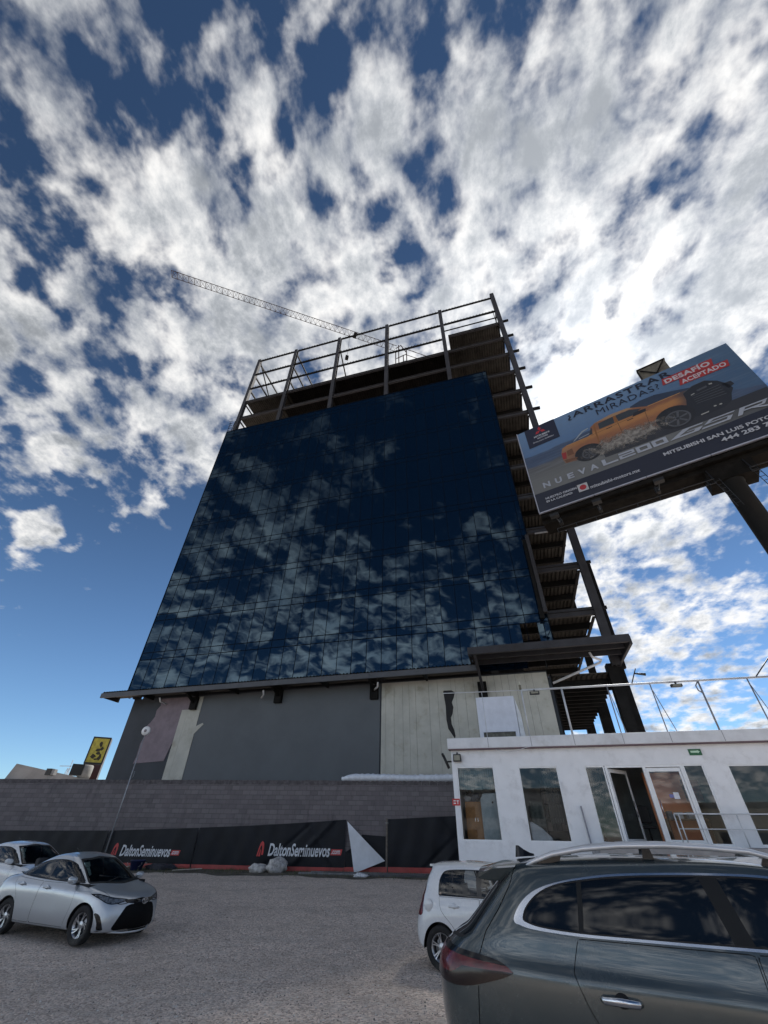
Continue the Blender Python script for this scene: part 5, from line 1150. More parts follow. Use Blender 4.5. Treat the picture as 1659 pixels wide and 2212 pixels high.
def paint(name, col, flake=.35, rough=.22):
    m = bpy.data.materials.new(name); m.use_nodes = True; t = NT(m.node_tree); b = m.node_tree.nodes['Principled BSDF']
    oc = t.add('ShaderNodeTexCoord').outputs['Object']
    dust = t.ramp(t.noise(oc, 2.5, 6, .65), .40, .8, 0, .22)
    t.put(b.inputs['Base Color'], t.mix(dust, col, tuple(c * .6 + .10 for c in col)))
    b.inputs['Metallic'].default_value = flake; t.put(b.inputs['Roughness'], t.math('ADD', rough, t.math('MULTIPLY', dust, .5)))
    b.inputs['Coat Weight'].default_value = 1.0; b.inputs['Coat Roughness'].default_value = .05
    MATS[name] = m; return m
GAP = pm('panel_gap', (.006, .006, .007), .8, 0, 0)
RUB = pm('rubber', (.014, .014, .015), .75, 0, .25, 8)
TYRE = pm('tyre', (.020, .020, .021), .85, 0, .25, 12, .3, 60, dirt=(.10, .095, .085), dscale=5)
GLOSSB = pm('gloss_black', (.008, .008, .009), .12, 0, 0)
CHROME = pm('chrome', (.62, .64, .67), .16, 1.0, .06, 3)
INTER = pm('car_interior', (.018, .018, .020), .85, 0, .3, 5)
SEATM = pm('car_seat', (.035, .035, .038), .85, 0, .3, 6)
CGL = glass_mat('car_glass', see=.52)
WGL = glass_mat('windscreen_glass', see=.62)
def tinted():
    m = bpy.data.materials.new('tinted_glass'); m.use_nodes = True; b = m.node_tree.nodes['Principled BSDF']
    b.inputs['Base Color'].default_value = (.004, .006, .009, 1); b.inputs['Roughness'].default_value = .03; b.inputs['Specular IOR Level'].default_value = .36; return m
TINT = tinted()
REDL = pm('lamp_red', (.11, .006, .008), .2, 0, .35, 9, coat=.25)
REDD = pm('lamp_red_dark', (.010, .002, .003), .18, 0, .2, 9, coat=.2)
LAMPC = pm('lamp_clear', (.16, .17, .18), .16, .35, .75, 16, coat=.9)

def wheel(parent, x, y, R, w, rimR, style, rim_mat, steer=0.0):
    s = 1 if y > 0 else -1
    t = bpy.data.objects.new('wheel', None); COL.objects.link(t); t.parent = parent; t.location = (x, y, R); t.rotation_euler = (0, 0, steer + (0 if s > 0 else math.pi)); t.empty_display_size = .1
    mb = MB(); h = w / 2          # +y is outwards
    mb.lathe([(rimR - .005, -h * .8), (rimR + .02, -h * .95), (R * .90, -h), (R * .975, -h * .88), (R, -h * .62), (R, h * .62), (R * .975, h * .88), (R * .90, h), (rimR + .03, h * .97), (rimR + .005, h * .84), (rimR - .006, h * .74)], n=56)
    ty = mb.build('tyre', TYRE, t)
    mb = MB()
    for k in range(72):
        a = 2 * math.pi * k / 72; M = Matrix.Rotation(a, 4, 'Y'); mb.box(-.006, .006, -h * .6, h * .6, R - .004, R + .0025, 0, M)
    rm = MB()
    rm.lathe([(rimR + .004, h * .80), (rimR + .004, h * .70), (rimR - .018, h * .62), (rimR - .035, 0), (rimR - .03, -h * .8)], n=48)
    n, tw, wid, dbl = style
    for k in range(n):
        a0 = 2 * math.pi * k / n + .3
        for dd in ((-dbl, dbl) if dbl else (0,)):
            ri, ro = .055, rimR - .004; a = a0 + dd * .45; b = a0 + dd + tw
            pts = []
            for q in np.linspace(0, 1, 5):
                rr = ri + (ro - ri) * q; aa = a + (b - a) * q; wd = (.5 - .16 * math.sin(math.pi * q)) * wid * (1.0 if not dbl else .7)
                yy = h * (.46 + .24 * q ** 2)
                pts.append((rr, aa, wd, yy))
            for (r1, a1, w1_, y1), (r2, a2, w2_, y2) in zip(pts, pts[1:]):
                def P(r, a, o, y): return (r * math.cos(a) - o * math.sin(a), y, r * math.sin(a) + o * math.cos(a))
                A, B, C_, D = P(r1, a1, -w1_, y1), P(r1, a1, w1_, y1), P(r2, a2, w2_, y2), P(r2, a2, -w2_, y2)
                A2, B2, C2, D2 = [(p[0], p[1] - .022, p[2]) for p in (P(r1, a1, -w1_ * 1.2, y1), P(r1, a1, w1_ * 1.2, y1), P(r2, a2, w2_ * 1.2, y2), P(r2, a2, -w2_ * 1.2, y2))]
                rm.face([A, B, C_, D]); rm.face([A, D, D2, A2], 1); rm.face([B, B2, C2, C_], 1)
    rm.lathe([(0, h * .50), (.028, h * .50), (.034, h * .47), (.062, h * .46), (.068, h * .40), (.07, h * .2)], n=24)
    rm.build('rim', [rim_mat, pm('rim_side', (.10, .10, .11), .4, .6)], t)
    mb = MB(); mb.lathe([(0, h * .1), (.13, h * .1), (.135, h * .04), (.135, -.02)], n=28); mb.lathe([(.135, -h * .3), (rimR - .036, -h * .3)], n=28, mi=1); mb.build('brake_disc', [pm('disc_steel', (.22, .22, .23), .35, .9), GAP], t)
    return t

def seat(parent, x, y, z=.32):
    mb = MB()
    mb.box(x - .28, x + .26, y - .24, y + .24, z, z + .20)
    M = Matrix.Translation((x - .27, y, z + .18)) @ Matrix.Rotation(R_(-16), 4, 'Y')
    mb.box(-.10, .06, -.23, .23, 0, .60, 0, M); mb.box(-.07, .04, -.12, .12, .64, .82, 0, M); mb.box(-.02, 0, -.05, .05, .6, .64, 0, M)
    mb.build('seat', SEATM, parent, bevel=.035)

def car(spec):
    S = spec; L = S['L']; r = thing(S['name'], S['label'], 'car', S['loc'], S['rotz'])
    sp = Soup(S['levels'], S.get('nu', 6), S.get('nv', 7)); s = sp
    pt = S['paint']
    # side glass with its trim
    if 'trimw' in S:
        s.cut('body', fside(S['dlo_out']) if 'dlo_out' in S else (lambda V: fside(S['dlo'])(V) - S['trimw']), 'trim', SIDE)
        s.cut('trim', fside(S['dlo']), 'sg', SIDE)
    else: s.cut('body', fside(S['dlo']), 'sg', SIDE)
    s.band('sg', fside(S['dlo']), .012, 'seal')
    for k, pl in enumerate(S['pillars']): s.cut('sg', (lambda P: (lambda V: poly_sd(P, V[:, 0], V[:, 2])))(pl), 'pillar%d' % k)
    for k, x in enumerate(S['splits']): s.cut('sg', (lambda q: (lambda V: V[:, 0] - q))(x), 'sg%d' % k)
    side_tags = ['sg%d' % k for k in range(len(S['splits']))] + ['sg']
    # wheel openings
    for ax, R in S['arches']:
        f = lambda V, ax=ax, R=R: np.where(V[:, 1] > .3, np.hypot(V[:, 0] - ax, V[:, 2] - S['wr']) - R, 1.0)
        low = lambda V: (V[:, 1] > .45)
        if 'clad' in S:
            pass
        s.band('body', f, .0001, 'arch_lip', low); s.cut('body', f, '_gone', low)
    s.P.pop('_gone', None); s.P.pop('arch_lip', None)
    # windscreen and rear glass
    fr = lambda V: (V[:, 3] > .18) & (V[:, 0] > L * .4) & (V[:, 4] < .80); rr = lambda V: (V[:, 3] < -.12) & (V[:, 0] < L * .4) & (V[:, 4] < .80)
    s.cut('body', fyz(S['ws']), 'ws', fr); s.band('ws', fyz(S['ws']), .028, 'frit')
    s.cut('body', fyz(S['rg']), 'rg', rr); s.band('rg', fyz(S['rg']), .02, 'frit')
    # extra cut-outs: (kind, outline, tag)
    for kind, pts, tg in S.get('cuts', ()):
        if kind == 'front': s.cut('body', ffront(pts, L), tg, lambda V: (V[:, 0] > L * .72))
        elif kind == 'rear': s.cut('body', frear(pts), tg, lambda V: (V[:, 0] < L * .28))
        elif kind == 'side': s.cut('body', fside(pts), tg, lambda V: (V[:, 4] > .12) & (V[:, 1] > .3))
        elif kind == 'low': s.cut('body', (lambda q: (lambda V: V[:, 2] - np.interp(V[:, 0], [a for a, _ in q], [b for _, b in q])))(pts), tg)
    if 'hood' in S:
        hp = rounded(S['hood']); hf = lambda V: poly_sd(hp, V[:, 0], V[:, 1])
        s.cut('body', hf, 'hood', lambda V: (V[:, 5] > .3) & (V[:, 0] > L * .6)); s.band('hood', hf, .005, 'gap', lambda V: (V[:, 1] > .03) & (V[:, 0] > S['hood'][-1][0] + .06))
    for tg in S.get('rims', ()): s.band(tg[0], tg[1](L), tg[2], 'lamp_rim')
    for k, pl in enumerate(S['doors']):
        f = fside(pl); s.cut('body', f, 'door%d' % k, SIDE)
        s.band('door%d' % k, f, S.get('gapw', .005), 'gap')
    for pl, kind in S.get('gaps', ()):
        f = line_sd(pl); lo, hi = min(a for a, _ in pl), max(a for a, _ in pl); zl, zh = min(b for _, b in pl), max(b for _, b in pl)
        mk = lambda V, lo=lo, hi=hi, zl=zl, zh=zh: (V[:, 0] > lo - .06) & (V[:, 0] < hi + .06) & (V[:, 2] > zl - .02) & (V[:, 2] < zh + .02) & (V[:, 4] > (.25 if kind == 'side' else -2)) & (V[:, 1] > .12)
        if kind == 'hood': mk = lambda V: (V[:, 5] > .5) & (V[:, 0] > L * .7)
        s.band('body', f, .004, 'gap', mk)
    mats = [pt, GAP, RUB]
    s.mesh([('body', 0, 0), ('gap', 1, -.010), ('seal', 2, 0.0), ('frit', 2, -.001)] , 'body', mats, r)
    for k in range(len(S['pillars'])): s.mesh([('pillar%d' % k, 0, -.001)], 'window_pillar', S.get('pillar_mat', GLOSSB), r, smooth='pair')
    for tg in side_tags: s.mesh([(tg, 0, -.003)], 'window', S.get('side_glass', CGL), r, smooth='pair')
    if 'trimw' in S: s.mesh([('trim', 0, .004)], 'window_trim', S.get('trim_mat', CHROME), r, smooth='pair')
    s.mesh([('ws', 0, -.003)], 'windscreen', WGL, r); s.mesh([('rg', 0, -.003)], 'rear_window', S.get('rear_glass', CGL), r)
    for k in range(len(S['doors'])): s.mesh([('door%d' % k, 0, 0)], 'door', pt, r, smooth='pair')
    s.mesh(['hood'], 'bonnet', pt, r) if 'hood' in S else None; s.mesh([('lamp_rim', 0, .002)], 'lamp_surround', GLOSSB, r, smooth='pair')
    for tg, nm, mt, off, pair in S.get('extra', ()): s.mesh([(tg, 0, off)], nm, mt, r, smooth='pair' if pair else True)
    # arch lips and liners, floor, cabin
    mb = MB(); hw = S['hw']
    for ax, R in S['arches']:
        for sd in (-1, 1):
            n = 28; pr = []
            for k in range(n + 1):
                a = -.35 + (math.pi + .7) * k / n; pr.append((ax + R * math.cos(a), S['wr'] + R * math.sin(a)))
            for (xa, za), (xb, zb) in zip(pr, pr[1:]):
                if min(za, zb) < .25: continue
                mb.face([(xa, sd * (hw - .035), za), (xb, sd * (hw - .035), zb), (xb, sd * (hw - .36), zb), (xa, sd * (hw - .36), za)], 0, True)
            mb.face([(xa, sd * (hw - .36), za) for xa, za in pr if za >= .25])
    zb = S.get('zfloor', .24)
    x0, x1 = .25, L - .3; cuts = sorted((ax - R, ax + R) for ax, R in S['arches'])
    mb.face([(x0, -hw + .38, zb), (x1, -hw + .38, zb), (x1, hw - .38, zb), (x0, hw - .38, zb)])
    for a, b in ((x0, cuts[0][0]), (cuts[0][1], cuts[1][0]), (cuts[1][1], x1)):
        for sd in (-1, 1): mb.face([(a, sd * (hw - .38), zb), (b, sd * (hw - .38), zb), (b, sd * (hw - .10), zb), (a, sd * (hw - .10), zb)])
    mb.build('underbody', GAP, r)
    mb = MB(); zi = S.get('zbelt', .9) - .06; cx0, cx1 = S['cabin']
    mb.box(cx0, cx1, -hw + .14, hw - .14, zb + .02, zb + .04)
    for sd in (-1, 1): mb.box(cx0, cx1, sd * (hw - .115) - .01, sd * (hw - .115) + .01, zb + .05, zi)
    mb.box(cx1 - .5, cx1, -hw + .14, hw - .14, zb + .3, zi - .02); mb.box(cx0, cx0 + .45, -hw + .14, hw - .14, zb + .1, zi - .02)
    mb.build('cabin', INTER, r)
    for x in S['seats']:
        for y in (-.36, .36): seat(r, x, y, zb + .10)
    mb = MB(); sx = S['seats'][0] + .62
    mb.lathe([(.16, -.012), (.175, 0), (.16, .012), (.148, 0)], n=24, closed=True); 
    mb.v = [(sx + z_ * .35 + y_ * .9, .36 + x_, zi + .03 + z_ * .9) for x_, y_, z_ in mb.v]; mb.build('steering_wheel', INTER, r)
    for ax, R in S['arches']:
        for sd in (-1, 1): wheel(r, ax, sd * (hw - S['tw'] / 2 - .03), S['wr'], S['tw'], S['rimR'], S['style'], S['rim_mat'], S.get('steer', 0) if ax > L / 2 else 0)
    # mirrors and handles
    for sd in (-1, 1):
        mx, mz = S['mirror']; y0 = S.get('my', hw - .06); mb = MB()
        n, m_ = 12, 20; i0 = len(mb.v)
        for a in range(n + 1):
            th = math.pi * a / n
            for b in range(m_):
                ph = 2 * math.pi * b / m_; X, Yv, Z = math.sin(th) * math.cos(ph), math.cos(th), math.sin(th) * math.sin(ph)
                e = lambda q: math.copysign(abs(q) ** .75, q)
                mb.v.append((mx + (.08 * e(X) if X > 0 else .045 * e(X)), sd * (y0 + .11 + .105 * e(Yv)), mz + .066 * e(Z) + .01 * Yv))
        for a in range(n):
            for b in range(m_): mb.f.append((i0 + a * m_ + b, i0 + a * m_ + (b + 1) % m_, i0 + (a + 1) * m_ + (b + 1) % m_, i0 + (a + 1) * m_ + b)); mb.m.append(0); mb.sm.append(True)
        o = mb.build('side_mirror', S.get('mirror_mat', pt), r)
        mb = MB(); mb.bar((mx + .02, sd * (y0 - .05), mz - .07), (mx, sd * (y0 + .10), mz - .05), .07, .04); mb.build('mirror_foot', RUB, o)
        for hx, hz, hy in S['handles']:
            mb = MB(); y = hy
            pts = [(hx - .105, y - .015, hz), (hx - .09, y + .022, hz + .001), (hx, y + .032, hz + .003), (hx + .09, y + .022, hz + .001), (hx + .105, y - .015, hz)]
            mb.tube([(a, sd * b, c) for a, b, c in pts], [.010, .014, .015, .014, .010], 8); mb.v = [(a, b, hz + (c - hz) * 1.25) for a, b, c in mb.v]
            hs = S.get('hscale', 1.0); mb.v = [(hx + (a - hx) * hs, b, hz + (c - hz) * hs) for a, b, c in mb.v]
            mb.build('door_handle', S.get('handle_mat', pt), r)
            mb = MB(); mb.lathe([(0, .0), (.048, .0), (.055, -.012)], (hx + .01, sd * (y + .0035) if sd > 0 else 0, hz + .008), n=18)
            if sd < 0: mb.v = [(a, -(y + .0035) - (b), c) for a, b, c in mb.v]
            mb.v = [(hx + (a - hx) * 1.0, b, hz + (c - hz) * .8) for a, b, c in mb.v]; mb.build('handle_recess', GAP if S.get('recess') else pt, r)
    if 'more' in S: S['more'](r, s)
    return r

# ---- compact sedan
def lowz(z): return z - .055 * min(1, max(0, (z - .80) / .2))
def lowp(pts): return [(x, lowz(z)) for x, z in pts]
def sedan_levels():
    L = 4.43
    lv = [level(4.24, .16, .35, .35, [(0, .74), (4.4, .72)], [(0, .23), (4.4, .20)]),
          level(4.36, .08, .45, .35, [(0, .82), (4.4, .80)], [(0, .27), (1, .22), (3.4, .20), (4.4, .19)]),
          level(4.42, .02, .62, .45, [(0, .85), (1, .865), (3.6, .865), (4.4, .84)], [(0, .42), (4.4, .34)]),
          level(4.43, .00, .72, .55, [(0, .85), (1, .87), (2.4, .86), (3.6, .87), (4.4, .84)], [(0, .62), (2, .58), (4.4, .52)]),
          level(4.37, .03, .74, .60, [(0, .84), (1, .87), (2.4, .862), (3.6, .865), (4.4, .82)], [(0, .80), (1, .80), (2.4, .76), (3.6, .76), (4.4, .67)]),
          level(4.30, .08, .74, .62, [(0, .80), (1, .845), (2.4, .85), (3.6, .84), (4.4, .78)], [(0, .96), (1, .93), (2.4, .86), (3.6, .83), (4.3, .745)]),
          level(4.18, .14, .66, .60, [(0, .76), (1, .80), (2.4, .815), (3.6, .78), (4.2, .68)], [(0, 1.035), (1, 1.00), (2.4, .925), (3.6, .90), (4.18, .79)]),
          level(3.82, .32, .55, .50, [(0, .71), (1, .765), (2.4, .79), (3.4, .75), (3.9, .60)], [(0, 1.06), (1, 1.05), (2.4, .965), (3.4, .955), (3.82, .88)]),
          level(3.50, .60, .34, .40, [(0, .67), (1, .74), (2.4, .77), (3.1, .75), (3.5, .68)], [(0, 1.085), (1, 1.07), (2.4, 1.00), (3.5, .985)]),
          level(3.38, .72, .34, .38, [(0, .65), (1, .71), (2.4, .745), (3.1, .73)], [(.6, 1.13), (1, 1.13), (2.4, 1.06), (3.4, 1.05)]),
          level(3.02, 1.05, .32, .35, [(1, .63), (2.4, .685), (3.1, .66)], [(1, 1.30), (2, 1.25), (3.0, 1.23)]),
          level(2.70, 1.38, .30, .32, [(1, .56), (2, .615), (2.7, .585)], [(1.3, 1.395), (2, 1.41), (2.7, 1.375)]),
          level(2.60, 1.48, .28, .30, [(1, .52), (2, .565), (2.7, .54)], [(1.4, 1.425), (2, 1.45), (2.6, 1.41)]),
          level(2.50, 1.58, .25, .28, [(1, .42), (2, .46), (2.7, .43)], [(1.5, 1.455), (2, 1.485), (2.5, 1.445)]),
          level(2.45, 1.65, .22, .22, [(1, .22), (2, .22)], [(1.6, 1.475), (2, 1.505), (2.45, 1.465)]),
          level(2.42, 1.70, .22, .22, [(1, .001), (2, .001)], [(1.6, 1.48), (2, 1.51), (2.42, 1.47)])]
    for a in lv: a[:, 2] = [lowz(z) for z in a[:, 2]]
    return lv
def sedan(name, label, loc, rotz, pt, full=True):
    L = 4.43; lamp = [(.42, .685), (.42, .685), (.62, .66), (.80, .635), (1.02, .645), (1.30, .72), (1.62, .80), (1.62, .80), (1.30, .795), (.95, .745), (.60, .715)]
    grille = [(-.1, .60), (.40, .62), (.40, .62), (.50, .59), (.50, .59), (.74, .26), (.74, .26), (.66, .225), (.66, .225), (-.1, .21), (-.1, .21)]
    upper = [(-.1, .72), (.30, .70), (.60, .70), (.60, .70), (.56, .66), (.40, .635), (.40, .635), (-.1, .61)]
    fog = [(.94, .25), (.94, .25), (1.12, .26), (1.16, .36), (1.34, .52), (1.34, .52), (1.16, .485), (1.06, .40), (1.0, .33)]
    spec = dict(name=name, label=label, loc=loc, rotz=rotz, L=L, levels=sedan_levels(), paint=pt, hw=.865, wr=.31, tw=.185, rimR=.205, style=(5, .45, .040, .16), nu=5, nv=7,
        rim_mat=pm('rim_bright', (.50, .51, .53), .3, .9), dlo=[(.84, 1.04), (.84, 1.04), (1.10, 1.15), (1.45, 1.26), (1.85, 1.32), (2.3, 1.32), (2.62, 1.255), (2.95, 1.11), (3.20, .97), (3.24, .945), (3.24, .945), (2.4, .955), (1.5, .99)],
        pillars=[[(1.94, .9), (2.04, .9), (2.00, 1.5), (1.91, 1.5)], [(1.22, .9), (1.255, .9), (1.34, 1.5), (1.30, 1.5)], [(3.03, .9), (3.4, .9), (3.4, 1.5), (3.03, 1.5)]],
        splits=[1.25, 1.98], arches=[(1.06, .355), (3.61, .355)],
        ws=lowp([(-.2, 1.00), (.45, .99), (.64, .985), (.64, .985), (.66, 1.01), (.575, 1.22), (.50, 1.375), (.48, 1.392), (.3, 1.405), (-.2, 1.41)]), rg=lowp([(-.2, 1.10), (.50, 1.10), (.58, 1.12), (.50, 1.30), (.42, 1.40), (-.2, 1.42)]),
        cuts=[('front', grille, 'grille'), ('front', upper, 'upper_grille'), ('front', lamp, 'headlight'), ('front', fog, 'fog'), ('rear', [(.60, .82), (.9, .80), (1.15, .92), (1.20, 1.0), (1.0, 1.0), (.7, .98), (.45, .95), (.45, .86)], 'taillight'), ('low', [(0, .30), (.7, .235), (3.9, .215), (4.5, .205)], 'skirt')],
        doors=[[(1.98, .26), (1.98, .26), (3.10, .25), (3.10, .25), (3.20, .60), (3.16, .93), (3.16, .93), (1.97, .94), (1.97, .94)], [(1.36, .27), (1.36, .27), (1.97, .26), (1.97, .26), (1.96, .94), (1.96, .94), (1.25, .975), (.98, 1.00), (.98, 1.00), (1.02, .90), (1.22, .72), (1.34, .50)]],
        hood=[(4.31, -.2), (4.31, .15), (4.27, .38), (4.14, .58), (3.9, .665), (3.5, .70), (3.30, .70), (3.30, .70), (3.30, -.2), (3.30, -.2)], rims=[('headlight', lambda L, p=lamp: ffront(p, L), .014)], cabin=(.75, 3.45), zbelt=1.0, seats=(2.35, 1.45), mirror=(3.05, 1.00), my=.80, handles=[(2.22, .845, .862), (1.32, .875, .862)],
        extra=[('grille', 'grille', pm('grille_black', (.003, .003, .004), .6, 0, .4, 30, spec=.15), -.012, False), ('upper_grille', 'upper_grille', GLOSSB, -.006, False), ('headlight', 'headlight', LAMPC, .002, True), ('fog', 'fog_lamp_pocket', GLOSSB, -.008, True), ('taillight', 'tail_light', REDL, .004, True), ('skirt', 'sill', RUB, 0, False)])
    def more(r, s):
        # oval emblem, chrome lip, inner lamp details
        mb = MB()
        for rx, rz, cz in ((.075, .05, 0), (.028, .047, 0), (.052, .019, .022)):
            n = 26; ring = [(math.cos(2 * math.pi * k / n), math.sin(2 * math.pi * k / n)) for k in range(n)]
            for (a, b), (c, d) in zip(ring, ring[1:] + ring[:1]): mb.bar((4.425 - .0 * a, rx * a, .665 + cz + rz * b), (4.425, rx * c, .665 + cz + rz * d), .010)
        mb.build('emblem', CHROME, r)
        mb = MB(); mb.tube([(3.98, -.66, .255), (4.16, -.52, .205), (4.34, -.3, .185), (4.40, 0, .18), (4.34, .3, .185), (4.16, .52, .205), (3.98, .66, .255)], .016, 8); mb.build('bumper_lip', pm('lip_silver', (.55, .57, .58), .3, .5), r)
        for sd in (-1, 1):
            mb = MB()
            for q, (x, y, z) in enumerate(((4.02, .56, .735), (3.90, .63, .752))): mb.lathe([(.0, .045), (.03, .04), (.036, 0)], (x, y, z), n=16)
            mb.v = [(a, b * sd, c) for a, b, c in mb.v]
        mb = MB(); mb.tube([(1.75, 0, 1.43), (1.70, 0, 1.475), (1.58, 0, 1.52)], [.02, .018, .006], 8); mb.build('roof_antenna', RUB, r)
        mb = MB(); mb.face([(2.70, -.50, 1.29), (2.86, -.52, 1.21), (2.84, -.40, 1.227), (2.69, -.34, 1.305)]); mb.face([(2.87, -.52, 1.205), (3.12, -.565, 1.075), (3.09, -.50, 1.097), (2.85, -.43, 1.222)])
        mb.v = [(x - .02, y, z - .018) for x, y, z in mb.v]; mb.build('windscreen_sticker', pm('sticker_green', (.45, .60, .56), .6, 0, .3, 20), r)
        mb = MB()
        for y in (-.35, .25): mb.bar((3.46, y, .95), (3.30, y + .45, 1.02), .016, .012)
        mb.build('wiper', RUB, r)
    spec['more'] = more
    return car(spec)
SX, SY, SA = -5.98, 12.93, -.41
def root_at(X, Y, a, d): return (X - d * math.cos(a), Y - d * math.sin(a), 0)
lx, ly, _ = root_at(SX, SY, SA, 3.61); SILVER = paint('silver_paint', (.50, .53, .56), .5, .28)
sedan('silver_sedan', 'silver compact sedan with a black grille parked at the left of the gravel yard', (lx, ly, gz(SX, SY)), SA, SILVER)
WX, WY, WA = -9.9, 16.3, -.41
WHITE = paint('white_paint', (.70, .72, .74), 0, .25)
sedan('white_sedan', 'white sedan at the left edge, half hidden behind the silver sedan', (*root_at(WX, WY, WA, 3.61)[:2], gz(WX, WY)), WA, WHITE)

# ---- small white hatchback
def hatch():
    L = 3.56
    lv = [level(3.42, .02, .35, .30, [(0, .70), (4, .70)], [(0, .24), (4, .22)]),
          level(3.50, -.10, .45, .32, [(0, .77), (4, .77)], [(0, .29), (1, .22), (3, .20), (4, .22)]),
          level(3.55, -.15, .55, .40, [(0, .80), (.56, .825), (2.98, .825), (4, .79)], [(0, .44), (4, .38)]),
          level(3.56, -.15, .60, .42, [(0, .80), (.56, .83), (1.8, .815), (2.98, .83), (4, .79)], [(0, .60), (4, .56)]),
          level(3.50, -.09, .60, .40, [(0, .79), (.56, .825), (1.8, .82), (2.98, .82), (4, .77)], [(0, .78), (2, .76), (3.5, .70)]),
          level(3.42, -.03, .60, .38, [(0, .775), (.56, .80), (1.8, .81), (2.98, .79), (4, .74)], [(0, .90), (2, .88), (3.42, .78)]),
          level(3.22, .0, .5, .36, [(0, .76), (.56, .785), (1.8, .795), (2.98, .72), (4, .66)], [(0, .98), (2, .94), (3.2, .87)]),
          level(2.92, .03, .36, .34, [(0, .745), (.56, .77), (1.8, .775), (2.8, .72)], [(0, 1.03), (2, .975), (2.92, .96)]),
          level(2.84, .06, .34, .34, [(0, .735), (.56, .755), (1.8, .76), (2.8, .71)], [(0, 1.08), (2, 1.04), (2.84, 1.01)]),
          level(2.55, .12, .32, .30, [(0, .69), (.56, .71), (1.8, .71), (2.5, .66)], [(0, 1.25), (2, 1.22), (2.5, 1.18)]),
          level(2.18, .24, .30, .26, [(0, .64), (.56, .655), (1.8, .65), (2.2, .60)], [(0, 1.39), (1, 1.42), (2.2, 1.37)]),
          level(2.08, .22, .28, .26, [(0, .60), (.56, .61), (1.8, .605), (2.2, .55)], [(0, 1.425), (1, 1.455), (2.1, 1.41)]),
          level(1.98, .28, .25, .25, [(0, .48), (1, .50), (2.2, .45)], [(0, 1.45), (1, 1.49), (2.0, 1.445)]),
          level(1.92, .34, .2, .2, [(0, .22), (2.2, .22)], [(0, 1.46), (1, 1.51), (1.92, 1.46)]),
          level(1.90, .38, .2, .2, [(0, .001), (2.2, .001)], [(0, 1.465), (1, 1.515), (1.9, 1.465)])]
    X, Y, a = 1.55, 11.45, -.50
    rx, ry, _ = root_at(X, Y, a, .56)
    spec = dict(name='white_hatchback', label='small white hatchback seen from behind its right side, between the wall and the dark SUV', loc=(rx, ry, gz(X, Y)), rotz=a, L=L, levels=lv, paint=WHITE, hw=.825, wr=.30, tw=.175, rimR=.205, style=(6, .0, .030, .13), nu=5, nv=7,
        rim_mat=pm('rim_silver', (.55, .56, .58), .35, .8), dlo=[(.55, 1.00), (.55, 1.00), (.56, 1.20), (.64, 1.335), (.80, 1.38), (1.3, 1.395), (1.8, 1.375), (2.1, 1.31), (2.45, 1.14), (2.62, 1.01), (2.62, 1.01), (1.8, 1.0)],
        pillars=[[(1.32, .9), (1.42, .9), (1.40, 1.5), (1.31, 1.5)], [(.85, .9), (.88, .9), (.83, 1.5), (.80, 1.5)], [(2.40, .9), (2.7, .9), (2.7, 1.5), (2.40, 1.5)]], splits=[1.37], arches=[(.56, .345), (2.98, .345)],
        ws=[(-.2, 1.0), (.5, .995), (.62, 1.0), (.56, 1.2), (.50, 1.35), (.3, 1.39), (-.2, 1.40)], rg=[(-.2, .80), (.5, .80), (.62, .86), (.60, 1.0), (.56, 1.25), (.50, 1.40), (-.2, 1.41)],
        cuts=[('rear', [(.66, .72), (.95, .72), (.92, .90), (.86, 1.12), (.76, 1.12), (.68, .90)], 'taillight'), ('front', [(.55, .60), (.8, .56), (1.05, .60), (1.1, .78), (.8, .78), (.6, .70)], 'headlight'), ('front', [(-.1, .22), (.6, .22), (.6, .40), (-.1, .40)], 'grille')],
        doors=[[(1.37, .25), (1.37, .25), (2.42, .24), (2.42, .24), (2.55, .6), (2.55, .95), (2.55, .95), (1.37, .99), (1.37, .99)], [(.92, .30), (.92, .30), (1.365, .25), (1.365, .25), (1.365, .99), (1.365, .99), (.56, .99), (.56, .99), (.60, .80), (.80, .62), (.89, .50)]],
        cabin=(.5, 2.85), zbelt=1.0, seats=(1.85, 1.05), mirror=(2.42, 1.04), my=.76, handles=[(1.60, .86, .812), (.86, .865, .812)], recess=False, side_glass=CGL,
        extra=[('taillight', 'tail_light', REDL, .004, True), ('headlight', 'headlight', LAMPC, .003, True), ('grille', 'grille', GLOSSB, -.006, False)])
    def more(r, s):
        mb = MB(); mb.lathe([(0, .003), (.085, .003), (.088, 0), (.092, 0), (.092, -.004)], (.34, 0, .86), n=30); mb.v = [(a, -b - .802, c) for a, b, c in mb.v]
        mb.build('fuel_cap', WHITE, r)
        mb = MB(); mb.prism([(-.02, -.028), (.07, -.028), (.07, .0), (-.02, .012)], -.50, .50, 0, Matrix.Translation((.30, 0, 1.44))); mb.build('spoiler', WHITE, r, bevel=.01)
        mb = MB(); mb.bar((.04, 0, 1.0), (.09, .3, .98), .02); mb.build('wiper', RUB, r)
    spec['more'] = more; return car(spec)
hatch()

